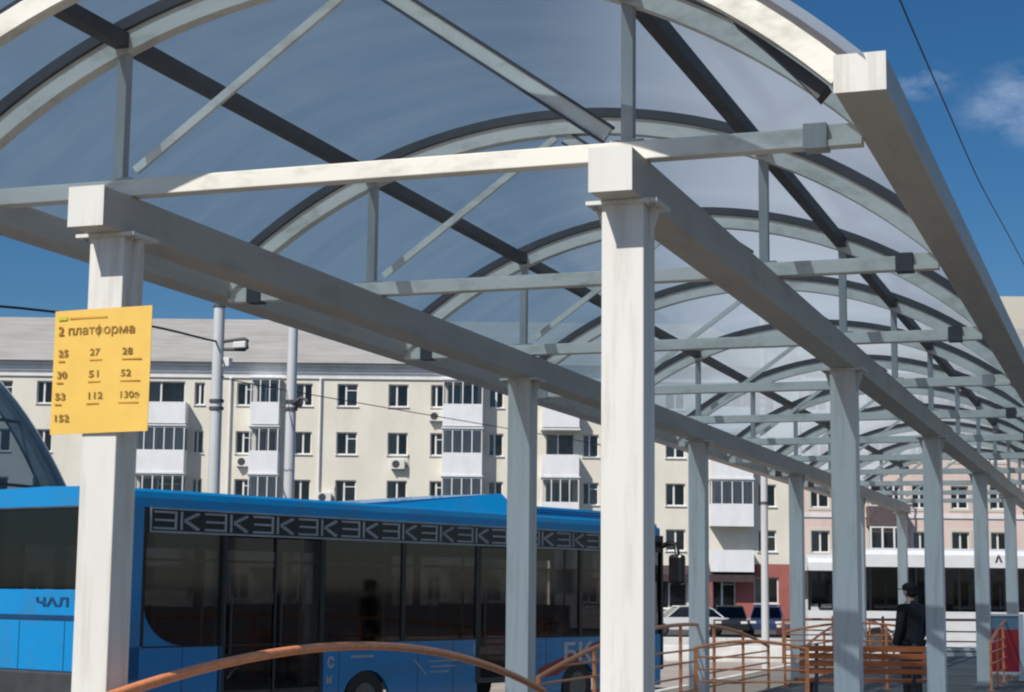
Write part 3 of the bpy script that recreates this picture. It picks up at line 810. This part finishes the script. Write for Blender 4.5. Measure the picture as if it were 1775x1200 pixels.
# ------------------------------------------------------------------ cream apartment block
bl = empty('apartment_block', (*view(0, 103), -.5), YAW)
tag(bl, 'long cream five storey apartment block with white balconies and a grey pitched roof', 'building')
BZ = .5
bx0, bx1 = -48.0, 16.75
wins = []
cols_px = [(-95, -60), (-20, 18), (60, 90), (150, 185), (335, 353), (409, 440), (511, 541), (584, 620), (673, 708), (747, 770), (848, 874), (1012, 1040), (1156, 1190), (1315, 1347)]
bal = [(238, 326), (437, 487), (769, 838), (941, 1005), (1231, 1304)]
for r_, (c, d_) in ROW.items():
    for i, (a, b_) in enumerate(cols_px):
        if r_ == 1 and a > 1200: continue
        wins.append((PX(a), PX(b_), c+BZ, d_+BZ, (i*7+r_*3) % 11))
    for i, (a, b_) in enumerate(bal):
        if r_ == 1: continue
        wins.append((PX(a)+.25, PX(b_)-.25, c-.75+BZ, d_+.05+BZ, (i*5+r_) % 7))
shop = [(PX(1140), PX(1192), .65+BZ, 2.45+BZ, 3), (PX(1236), PX(1276), .3+BZ, 2.45+BZ, 3), (PX(1308), PX(1350), 1.0+BZ, 2.5+BZ, 2)]
hol = [w[:4] for w in wins if w[0] > bx0]
mb = MB()
holed_wall(mb, bx0, bx1, 3.25+BZ, 14.0+BZ, 0, [h for h in hol if h[2] > 3.2+BZ])
holed_wall(mb, bx0, PX(1225), -.2, 3.25+BZ, 0, [h for h in hol if h[2] < 3.2+BZ and h[1] < PX(1225)]+[shop[0][:4]])
mb.box(bx0, bx0+.1, .001, 12, -.2, 14.0+BZ); mb.box(bx1-.1, bx1, .24, 12, -.2, 14.0+BZ); mb.box(bx0+.1, bx1-.1, 11.9, 12, -.2, 14.0+BZ)
mb.build('wall', 'plaster_cream', bl)
mb = MB(); holed_wall(mb, PX(1225), bx1, -.2, 3.25+BZ, -.003, [s[:4] for s in shop[1:]]); mb.box(bx1-.099, bx1+.001, -.003, .2, -.2, 3.25+BZ)
mb.build('ground_floor_wall', 'plaster_red', bl)
for w in wins+shop:
    if w[0] > bx0 and not (w in wins and w[2] < 3.2+BZ and w[1] >= PX(1225)): 
        if w[2] < 3.2+BZ and w in wins and w[1] > PX(1130): continue
        window(bl, w[0], w[1], w[2], w[3], .14, w[4])
cn = MB()
cn.box(bx0-.3, bx1+.1, -.10, -.001, 13.70+BZ, 13.90+BZ); cn.box(bx0-.5, bx1+.2, -.20, -.001, 14.02+BZ, 14.24+BZ); cn.box(bx0-.3, bx1+.1, -.12, -.001, 13.901+BZ, 14.019+BZ)
cn.box(bx0-.6, bx1+.3, -.32, -.001, 14.36+BZ, 14.56+BZ); cn.box(bx0-.3, bx1+.1, -.18, -.001, 14.241+BZ, 14.359+BZ)
cn.build('cornice', 'trim_white', bl)
rf = MB(); n_ = 1
rf.add([(bx0-.7, -.6, 14.565+BZ), (bx1+.4, -.6, 14.565+BZ), (bx1-5, 6, 18.05+BZ), (bx0+5, 6, 18.05+BZ), (bx0-.7, 12.6, 14.565+BZ), (bx1+.4, 12.6, 14.565+BZ)],
       [(0, 1, 2, 3), (5, 4, 3, 2), (1, 5, 2), (4, 0, 3), (0, 4, 5, 1)])
roof = rf.build('roof', 'roof_slate', bl)
dp = MB()
for p in (398, 555, 1090): dp.tube([(PX(p), -.12, 0), (PX(p), -.12, 13.7+BZ)], .07, 8)
dp.build('downpipe', 'trim_white', bl)
def balcony(a, b_, zf, style, zt=None):
    """slab, parapet and, by style, glazing above; zf = floor level"""
    dpt = 1.0
    p = MB()
    p.box(a, b_, -dpt, -.002, zf-.14, zf)
    par_m = 'balcony_white' if style != 3 else 'balcony_brown'
    p.box(a, b_, -dpt-.03, -dpt+.01, zf-.16, zf+1.08, .008); p.box(a, a+.04, -dpt+.011, -.002, zf+.001, zf+1.08); p.box(b_-.04, b_, -dpt+.011, -.002, zf+.001, zf+1.08)
    o = p.build('balcony', par_m, bl)
    if style in (1, 2):
        g = MB(); n_ = max(3, round((b_-a)/.55)); z0, z1 = zf+1.085, zf+2.45
        for i in range(n_+1):
            x = a+.03+(b_-a-.06)*i/n_; g.box(x-.03, x+.03, -dpt-.02, -dpt+.03, z0, z1)
        g.box(a, b_, -dpt-.021, -dpt+.031, z0-.002, z0+.05); g.box(a, b_, -dpt-.021, -dpt+.031, z1-.05, z1+.06)
        for x in (a+.02, b_-.02):
            g.box(x-.02, x+.02, -.06, -.004, z0, z1); g.box(x-.019, x+.019, -dpt+.031, -.061, z0, z0+.05); g.box(x-.019, x+.019, -dpt+.031, -.061, z1-.05, z1+.05)
        gl_ = g.build('glazing', 'trim_white', o)
        MB().add([(a+.03, -dpt+.005, z0), (b_-.03, -dpt+.005, z0), (b_-.03, -dpt+.005, z1), (a+.03, -dpt+.005, z1)], [(0, 1, 2, 3)]).build('pane', 'balcony_glass', gl_, False)
        MB().add([(b_-.03, -dpt, z0), (b_-.03, -.05, z0), (b_-.03, -.05, z1), (b_-.03, -dpt, z1)], [(0, 1, 2, 3)]).build('pane', 'balcony_glass', gl_, False)
        if style == 2:
            cu = MB(); vs = []
            for i in range(31):
                x = a+.08+(b_-a-.16)*i/30
                for z in (z0+.02, z1-.05): vs.append((x, -dpt+.12+.02*math.sin(i*1.9), z))
            cu.add(vs, [(2*i, 2*i+2, 2*i+3, 2*i+1) for i in range(30)]); cu.build('curtain', 'curtain', gl_, False)
        MB().box(a-.06, b_+.06, -dpt-.1, -.003, z1+.062, z1+.14).build('canopy_roof', 'balcony_white', o)
    elif style == 4:
        MB().box(a-.06, b_+.06, -dpt-.05, -.003, zf+2.5, zf+2.6).build('canopy_roof', 'balcony_white', o)
    return o
st_ = {0: {5: 0, 4: 2, 3: 1, 2: 0}, 1: {5: 1, 4: 1, 3: 2, 2: 1}, 2: {5: 1, 4: 2, 3: 2, 2: 1}, 3: {5: 0, 4: 4, 3: 1, 2: 1}, 4: {5: 1, 4: 1, 3: 2, 2: 0}}
for i, (a, b_) in enumerate(bal):
    for r_ in (5, 4, 3, 2):
        balcony(PX(a), PX(b_), ROW[r_][0]-1.02+BZ, st_[i][r_])
for p, z in ((425, 9.0), (692, 8.95), (757, 11.75), (566, 7.0), (1293, 2.75)): ac_unit(bl, PX(p), z+BZ-.2)
aw = MB()
for a, b_ in ((1128, 1196), (1226, 1306)): aw.prism([(-.9, 2.55+BZ), (-.9, 2.62+BZ), (-.004, 3.12+BZ), (-.004, 2.95+BZ)], PX(a), PX(b_), 'x')
for a, b_ in ((1128, 1196), (1226, 1306)): aw.box(PX(a), PX(b_), -.90, -.86, 2.2+BZ, 2.549+BZ)
aw.build('awning', 'awning_brown', bl)

# ------------------------------------------------------------------ pink apartment block to its right
pk = empty('apartment_block', (*view(0, 103), -.5), YAW)
tag(pk, 'pink apartment block with cream window frames behind the white bus', 'building')
qx0, qx1 = 16.85, 52.0
qc = [(1405, 1437), (1505, 1559), (1580, 1606), (1647, 1677), (1714, 1744), (1790, 1822), (1900, 1930)]
wl = []
for r_, (c, d_) in ROW.items():
    for i, (a, b_) in enumerate(qc): wl.append((PX(a), PX(b_), c+BZ-.02, d_+BZ, (i*3+r_) % 9))
mb = MB(); holed_wall(mb, qx0, qx1, -.2, 14.0+BZ, -.35, [w[:4] for w in wl])
mb.box(qx0, qx0+.1, -.349, 12, -.2, 14.0+BZ); mb.box(qx1-.1, qx1, -.349, 12, -.2, 14.0+BZ); mb.box(qx0, qx1, 11.9, 12, -.2, 14.0+BZ)
mb.build('wall', 'plaster_pink', pk)
for w in wl:
    o = window(pk, *w[:4], -.21, w[4], False)
    a, b_, c, d_, _ = w; su = MB()
    su.box(a-.16, a-.001, -.38, -.351, c-.16, d_+.16); su.box(b_+.001, b_+.16, -.38, -.351, c-.16, d_+.16)
    su.box(a-.001, b_+.001, -.38, -.351, d_+.001, d_+.16); su.box(a-.001, b_+.001, -.38, -.351, c-.16, c-.001)
    su.build('surround', 'plaster_pale', o)
cn = MB(); cn.box(qx0, qx1+.3, -.55, -.351, 13.8+BZ, 14.1+BZ); cn.box(qx0, qx1+.5, -.8, -.351, 14.3+BZ, 14.56+BZ); cn.box(qx0, qx1, -.42, -.351, 5.95+BZ, 6.15+BZ); cn.build('cornice', 'trim_white', pk)
MB().add([(qx0, -.9, 14.565+BZ), (qx1+.6, -.9, 14.565+BZ), (qx1-5, 6, 18+BZ), (qx0, 6, 18+BZ), (qx0, 12.6, 14.565+BZ), (qx1+.6, 12.6, 14.565+BZ)],
         [(0, 1, 2, 3), (5, 4, 3, 2), (1, 5, 2), (4, 0, 3), (0, 4, 5, 1)]).build('roof', 'roof_slate', pk)
for r_ in (3, 2):
    p = MB(); a, b_ = PX(1500), PX(1563); zf = ROW[r_][0]-.95+BZ
    p.box(a, b_, -1.35, -.352, zf-.14, zf); p.box(a, b_, -1.38, -1.34, zf-.15, zf+1.0)
    p.box(a, a+.04, -1.339, -.352, zf+.001, zf+1.0); p.box(b_-.04, b_, -1.339, -.352, zf+.001, zf+1.0)
    bo = p.build('balcony', 'balcony_brown', pk)
    g = MB(); z0, z1 = zf+1.005, zf+2.4
    for i in range(4):
        x = a+.05+(b_-a-.1)*i/3; g.box(x-.05, x+.05, -1.37, -1.33, z0, z1)
    g.box(a, b_, -1.371, -1.329, z0-.002, z0+.06); g.box(a, b_, -1.371, -1.329, z1-.06, z1+.02); g.build('glazing', 'trim_white', bo)

# ------------------------------------------------------------------ tall far building at the right
fb = empty('tower_block', (*view(0, 131), -.5), YAW)
tag(fb, 'tall cream building rising beyond the right edge of the canopy roof', 'building')
x0, x1 = 33.5, 60
mb = MB(); hol = []
for r_ in range(7):
    for i in range(8):
        a = x0+1.0+i*3.1; hol.append((a, a+2.3, 2.0+r_*2.75, 3.7+r_*2.75))
holed_wall(mb, x0, x1, 0, 24.2, 0, hol+[])
mb.box(x0, x0+.2, .001, 14, 0, 24.2); mb.box(x1-.2, x1, .001, 14, 0, 24.2); mb.box(x0+.2, x1-.2, 13.8, 14, 0, 24.2); mb.box(x0+.2, x1-.2, .3, 13.8, 24.0, 24.19)
mb.build('wall', 'far_fascia', fb)
for h in hol: window(fb, *h, .14, 3, False)

# ------------------------------------------------------------------ street poles
def pole(loc, h, r, label, extra=None, lean=0):
    root = empty('street_pole', loc); tag(root, label, 'pole', 'grey street poles')
    MB().tube([(0, 0, 0), (lean*.3, 0, h*.3), (lean, 0, h)], r, 16, r*.82).build('shaft', 'pole_grey', root)
    MB().tube([(lean, 0, h+.002), (lean, 0, h+.05)], r*.95, 16).build('cap', 'dark_steel', root)
    bnd = MB()
    for z in (h*.45, h*.72, h*.74): bnd.tube([(lean*z/h, 0, z), (lean*z/h, 0, z+.06)], r*1.08, 16)
    bnd.build('clamp', 'dark_steel', root)
    return root
p = pole((-17.10, 31.09, -.15), 7.30, .135, 'grey street pole with a surveillance camera bracket, left of the two behind the blue bus')
b = MB().tube([(.10, .02, 6.62), (.55, .05, 6.66), (.62, .05, 6.62), (.62, .05, 6.48), (.56, .05, 6.44), (.12, .02, 6.46)], .035, 8)
b.build('bracket', 'dark_steel', p)
cm = MB().box(.34, .62, -.05, .10, 6.47, 6.60, .02).build('surveillance_camera', 'ac_white', p)
MB().box(.16, .30, -.10, .06, 6.10, 6.28, .015).build('control_box', 'ac_white', p)
p = pole((-15.71, 31.58, -.15), 7.30, .120, 'grey street pole behind the blue bus, right of the one with the camera')
b = MB().box(-.22, .22, -.05, .05, 5.32, 5.38); b.tube([(.1, -.1, 5.4), (.28, -.12, 5.5), (.42, -.12, 5.42)], .03, 8)
b.build('cross_arm', 'dark_steel', p)
pole((-8.68, 43.59, -.25), 9.0, .10, 'thin pale grey pole rising by the red ground floor of the apartment block')

# ------------------------------------------------------------------ overhead cables
def cable(pts, r, label):
    P = [Vector(q) for q in pts]; out_ = []
    for i in range(len(P)-1):
        a = P[max(i-1, 0)]; b_ = P[i]; c = P[i+1]; d_ = P[min(i+2, len(P)-1)]
        for k_ in range(8):
            t = k_/8
            out_.append(.5*((2*b_)+(-a+c)*t+(2*a-5*b_+4*c-d_)*t*t+(-a+3*b_-3*c+d_)*t**3))
    out_.append(P[-1])
    o = MB().tube(out_, r, 6).build('overhead_cable', 'cable_black'); tag(o, label, 'cable', 'overhead cables')
cable([(-1.2, 4.0, 4.9), (-1.50, 10.5, 5.95), (-1.622, 13.736, 6.277), (-1.776, 18.955, 6.806), (-1.839, 24.235, 7.127), (-1.786, 30.627, 7.442), (-1.6, 45, 7.9)], .008, 'dark cable crossing the open sky right of the canopy')
cable([(-24, 16, 5.9), (-16.95, 24.2, 6.08), (-17.10, 31.0, 6.46)], .022, 'dark cable running left from the camera pole past the yellow sign')
cable([(-17.0, 31.1, 5.78), (-15.75, 31.6, 5.50), (-14.5, 52, 5.9), (-21, 70, 7.6), (-26.5, 95.5, 9.6)], .010, 'thin cable sagging from the camera pole across the cream facade')

# ------------------------------------------------------------------ second canopy, far left
c2 = empty('bus_platform_canopy', (-30.1, 26.6, -.15), R(0))
tag(c2, 'another grey arched bus canopy partly visible at the left edge behind the blue bus', 'canopy')
HW, RISE = 4.75, 4.3
def arc2(x, k_=1.0): return 3.75+k_*RISE*(1-(x/HW)**2)
def rib2(y, w_, t0, t1, m, name):
    mb = MB(); vs = []; N = 30
    for i in range(N+1):
        cx = 1-2*i/N; cz = 1-cx*cx
        for s, yy in ((t0, y-w_/2), (t1, y-w_/2), (t1, y+w_/2), (t0, y+w_/2)): vs.append(((HW+s)*cx, yy, 3.75+RISE*cz+s*.8))
    fs = []
    for i in range(N):
        for k_ in range(4): q = (k_+1) % 4; fs.append((i*4+k_, i*4+q, (i+1)*4+q, (i+1)*4+k_))
    fs += [(3, 2, 1, 0), (N*4, N*4+1, N*4+2, N*4+3)]
    mb.add(vs, fs); return mb.build(name, m, c2)
for i in range(5):
    rib2(i*3.0, .12, -.14, 0, 'grey_steel', 'arch_rib')
rib2(12.2, .5, -.34, -.02, 'tie_steel', 'end_arch')
rib2(12.2, .52, -.40, -.341, 'dark_steel', 'end_arch_lip')
mb = MB(); vs = []; N = 30
for i in range(N+1):
    cx = 1-2*i/N
    for y in (-.3, 12.3): vs.append(((HW+.02)*cx, y, 3.77+RISE*(1-cx*cx)))
mb.add(vs, [(2*i, 2*i+1, 2*i+3, 2*i+2) for i in range(N)], True); mb.build('roof_sheet', 'polycarbonate', c2)
for a in (.35, .8, 1.25, 1.9, 2.35, 2.8):
    cx = math.cos(a)
    MB().bar(((HW-.07)*cx, -.2, 3.68+RISE*(1-cx*cx)), ((HW-.07)*cx, 12.2, 3.68+RISE*(1-cx*cx)), .07, .07).build('purlin', 'dark_steel', c2)
for s in (-1, 1):
    MB().box(s*HW-.12, s*HW+.12, -.4, 12.4, 3.5, 3.74).build('edge_beam', 'edge_steel', c2)
    for y in (0.2, 6, 11.8): MB().box(s*HW-.1, s*HW+.1, y-.1, y+.1, 0, 3.498).build('column', 'white_steel', c2)
for i in range(5):
    MB().box(-HW+.13, HW-.13, i*3-.04, i*3+.04, 3.58, 3.66).build('tie_beam', 'tie_steel', c2)
    MB().box(2.2, 2.26, i*3-.03, i*3+.03, 3.661, arc2(2.2)-.1).build('upright', 'grey_steel', c2)

# ------------------------------------------------------------------ red panel, cars
rp = empty('advertising_panel', (-2.55, 36.2, 0), YAW)
tag(rp, 'red panel with a white frame standing by the last right column', 'panel')
f = MB(); f.box(-.30, -.24, -.05, .05, .003, 1.28); f.box(.30, .40, -.05, .05, .003, 1.28); f.box(-.24, .30, -.045, .045, .12, .17); f.box(-.24, .30, -.045, .045, 1.24, 1.279); f.build('frame', 'bus_white', rp)
MB().box(-.239, .299, -.02, .02, .171, .98).build('red_board', 'panel_red', rp)
MB().box(-.239, .299, -.018, .018, .981, 1.239).build('top_board', 'panel_blue', rp)

def car(loc, rz, m, label):
    root = empty('parked_car', loc, rz); tag(root, label, 'car', 'cars parked by the apartment block')
    prof = [(-2.15, .32), (-2.18, .62), (-2.05, .80), (-1.1, .90), (1.35, .92), (1.95, .88), (2.12, .70), (2.15, .32)]
    cab = [(-1.15, .90), (-.45, 1.40), (.7, 1.43), (1.25, 1.28), (1.75, .91)]
    def loft(pr, w0, w1, zsplit):
        mb = MB(); n_ = len(pr); vs = []
        for s, wf in ((-1, 1), (-1, .9), (1, .9), (1, 1)): pass
        for s in (-1, 1):
            for x, z in pr:
                w_ = w0+(w1-w0)*max(0, (z-zsplit))/(1.43-zsplit+1e-6); vs.append((x, s*w_, z))
        mb.add(vs, [tuple(range(n_)), tuple(range(2*n_-1, n_-1, -1))]+[(i, (i+1) % n_, (i+1) % n_+n_, i+n_) for i in range(n_)])
        return mb
    loft(prof, .86, .80, .6).build('body', m, root)
    loft(cab, .76, .62, .9).build('cabin_glass', 'car_glass', root)
    rfm = MB(); rfm.prism([(-.50, 1.40), (-.45, 1.45), (.7, 1.475), (1.3, 1.31), (1.24, 1.27), (.7, 1.435)], -.63, .63)
    for s in (-1, 1):
        for a, b_ in (((-1.12, .90), (-.47, 1.40)), ((.2, .92), (.2, 1.43)), ((1.72, .91), (1.24, 1.29))):
            rfm.bar((a[0], s*.775, a[1]), (b_[0], s*.63, b_[1]), .05, .05)
    rfm.build('roof', m, root)
    for x in (-1.35, 1.3):
        for s in (-1, 1):
            w_ = MB().tube([(x, s*.70, .31), (x, s*.88, .31)], .31, 20).build('wheel', 'black_rubber', root)
            MB().tube([(x, s*.875, .31), (x, s*.89, .31)], .19, 14).build('rim', 'rim_grey', w_)
    for s in (-1, 1):
        MB().box(-2.19, -2.08, s*.62-.16, s*.62+.16, .62, .74, .02).build('headlight', 'lamp_glass', root)
        MB().box(2.05, 2.16, s*.62-.14, s*.62+.14, .66, .80, .02).build('tail_light', 'lamp_red', root)
    return root
for xr, dp_, a, m, lab in ((8.6, 88, 10, 'car_white', 'white car parked before the shop beside the bus mirror'),
                         (10.9, 89, 85, 'car_black', 'black car parked before the brown awning'),
                         (12.9, 90, 80, 'car_blue', 'dark blue car parked at the foot of the thin pale pole'),
                         (13.9, 78, 20, 'car_red', 'dark maroon car parked nearest the end of the white bus')):
    x, y = view(xr, dp_); car((x, y, ground_z(x, y)), YAW+R(a), m, lab)

# ------------------------------------------------------------------ people
def skin_mesh(name, chains, m, parent, sub=2):
    """chains: lists of (x,y,z,r); points with the same coordinates are welded into one skeleton"""
    vs, es, rs, idx = [], [], [], {}
    for ch in chains:
        prev = None
        for x, y, z, r in ch:
            key = (round(x, 4), round(y, 4), round(z, 4))
            if key not in idx: idx[key] = len(vs); vs.append((x, y, z)); rs.append(r)
            i = idx[key]
            if prev is not None and prev != i: es.append((prev, i))
            prev = i
    me = bpy.data.meshes.new('tmp'); me.from_pydata(vs, es, []); o = bpy.data.objects.new('tmp', me); COL.objects.link(o)
    md = o.modifiers.new('s', 'SKIN'); md.use_smooth_shade = True
    for i, s in enumerate(me.skin_vertices[0].data):
        s.radius = (rs[i] if isinstance(rs[i], tuple) else (rs[i], rs[i])); s.use_root = (i == 0)
    sb = o.modifiers.new('u', 'SUBSURF'); sb.levels = sub; sb.render_levels = sub
    bpy.context.view_layer.update()
    nm = bpy.data.meshes.new_from_object(o.evaluated_get(bpy.context.evaluated_depsgraph_get())); nm.name = name
    bpy.data.objects.remove(o)
    nm.materials.clear(); nm.materials.append(MAT[m])
    for p in nm.polygons: p.use_smooth = True
    r_ = bpy.data.objects.new(name, nm); COL.objects.link(r_); r_.parent = parent
    return r_
def ball(mb, c, rx, ry, rz, n=14, m=10):
    vs = []; fs = []
    for j in range(m+1):
        ph = math.pi*j/m
        for i in range(n): th = 2*math.pi*i/n; vs.append((c[0]+rx*math.sin(ph)*math.cos(th), c[1]+ry*math.sin(ph)*math.sin(th), c[2]+rz*math.cos(ph)))
    for j in range(m):
        for i in range(n): fs.append((j*n+i, j*n+(i+1) % n, (j+1)*n+(i+1) % n, (j+1)*n+i))
    return mb.add(vs, fs, True)
def person(loc, rz, H, label, coat, headgear):
    root = empty('person', loc, rz); tag(root, label, 'person', None)
    k_ = H/1.75
    S = lambda ch: [(x*k_, y*k_, z*k_, r*k_) for x, y, z, r in ch]
    # body faces local -y
    ch = [S([(0, 0, .95, .13), (0, 0, 1.15, .12), (0, .01, 1.38, .14), (0, 0, 1.49, .065), (0, -.01, 1.56, .058), (0, -.02, 1.64, .092), (0, -.015, 1.69, .085)])]
    for s in (-1, 1):
        ch.append(S([(0, .01, 1.38, .14), (s*.19, .01, 1.41, .062), (s*.25, .02, 1.14, .045), (s*.25, -.07, .90, .033), (s*.25, -.09, .84, .034), (s*.25, -.105, .79, .036)]))
        ch.append(S([(0, 0, .95, .13), (s*.10, 0, .86, .085), (s*.11, -.01, .48, .058), (s*.11, .02, .10, .042), (s*.12, -.08, .05, .04)]))
        for fi, (dx, L) in enumerate(((-.027, .065), (-.009, .075), (.009, .072), (.027, .055))):
            ch.append(S([(s*.25, -.105, .79, .036), (s*.25+dx*.6, -.11+dx*.6, .755, .0105), (s*.25+dx*.5, -.115+dx*.5, .755-L*.55, .0095), (s*.25+dx*.4, -.10+dx*.4, .755-L, .008)]))
        ch.append(S([(s*.25, -.09, .84, .034), (s*.225, -.13, .80, .012), (s*.22, -.14, .76, .010)]))
    body = skin_mesh('body', ch, 'skin', root)
    fc = MB(); ball(fc, (0, -.118*k_, 1.625*k_), .014*k_, .02*k_, .022*k_)
    for s in (-1, 1): ball(fc, (s*.095*k_, -.01*k_, 1.635*k_), .012*k_, .022*k_, .032*k_)
    fc.build('nose_and_ears', 'skin', root)
    ey = MB()
    for s in (-1, 1): ball(ey, (s*.034*k_, -.105*k_, 1.655*k_), .012*k_, .008*k_, .008*k_)
    ball(ey, (0, -.105*k_, 1.583*k_), .024*k_, .006*k_, .006*k_)
    ey.build('eyes_and_mouth', 'shoe', root)
    cc = [S([(0, 0, .78, .20), (0, 0, .95, .185), (0, 0, 1.15, .165), (0, .01, 1.37, .175), (0, 0, 1.47, .085), (0, 0, 1.53, .082)])]
    for s in (-1, 1): cc.append(S([(0, .01, 1.37, .175), (s*.205, .01, 1.40, .085), (s*.262, .02, 1.14, .068), (s*.255, -.07, .90, .055), (s*.253, -.085, .86, .052)]))
    skin_mesh('coat', cc, coat, root)
    tr = [S([(0, 0, .90, .145), (s*.10, 0, .84, .10), (s*.11, -.01, .48, .075), (s*.11, .02, .10, .065)]) for s in (-1, 1)]
    skin_mesh('trousers', [tr[0], tr[1]], 'trouser_dark', root)
    sh = MB()
    for s in (-1, 1): ball(sh, (s*.115*k_, -.05*k_, .045*k_), .055*k_, .14*k_, .045*k_)
    sh.build('shoes', 'shoe', root)
    h = MB()
    if headgear == 'cap':
        ball(h, (0, -.005*k_, 1.71*k_), .118*k_, .125*k_, .075*k_, 20, 10)
        h.tube([(0, 0, 1.665*k_), (0, 0, 1.70*k_)], .112*k_, 20)
        h.prism([(-.08*k_, -.11*k_), (.08*k_, -.11*k_), (.06*k_, -.19*k_), (-.06*k_, -.19*k_)], 1.675*k_, 1.69*k_, 'z')
        h.build('cap', 'hat_black', root)
        hr = MB(); ball(hr, (0, .03*k_, 1.63*k_), .095*k_, .085*k_, .07*k_); hr.build('hair', 'hat_black', root)
    else:
        ball(h, (0, .005*k_, 1.665*k_), .112*k_, .118*k_, .115*k_, 20, 12)
        h.add([(-.13*k_, .03*k_, 1.50*k_), (.13*k_, .03*k_, 1.50*k_), (.10*k_, .10*k_, 1.68*k_), (-.10*k_, .10*k_, 1.68*k_), (0, .20*k_, 1.38*k_)], [(0, 1, 2, 3), (0, 4, 1), (0, 3, 4), (1, 4, 2), (3, 2, 4)])
        h.build('headscarf', 'scarf_white', root)
    return root
person((-3.385, 28.49, -.05), R(180)+YAW+R(35), 1.84, 'person in a dark coat and black cap standing behind the orange bench', 'coat_black', 'cap')
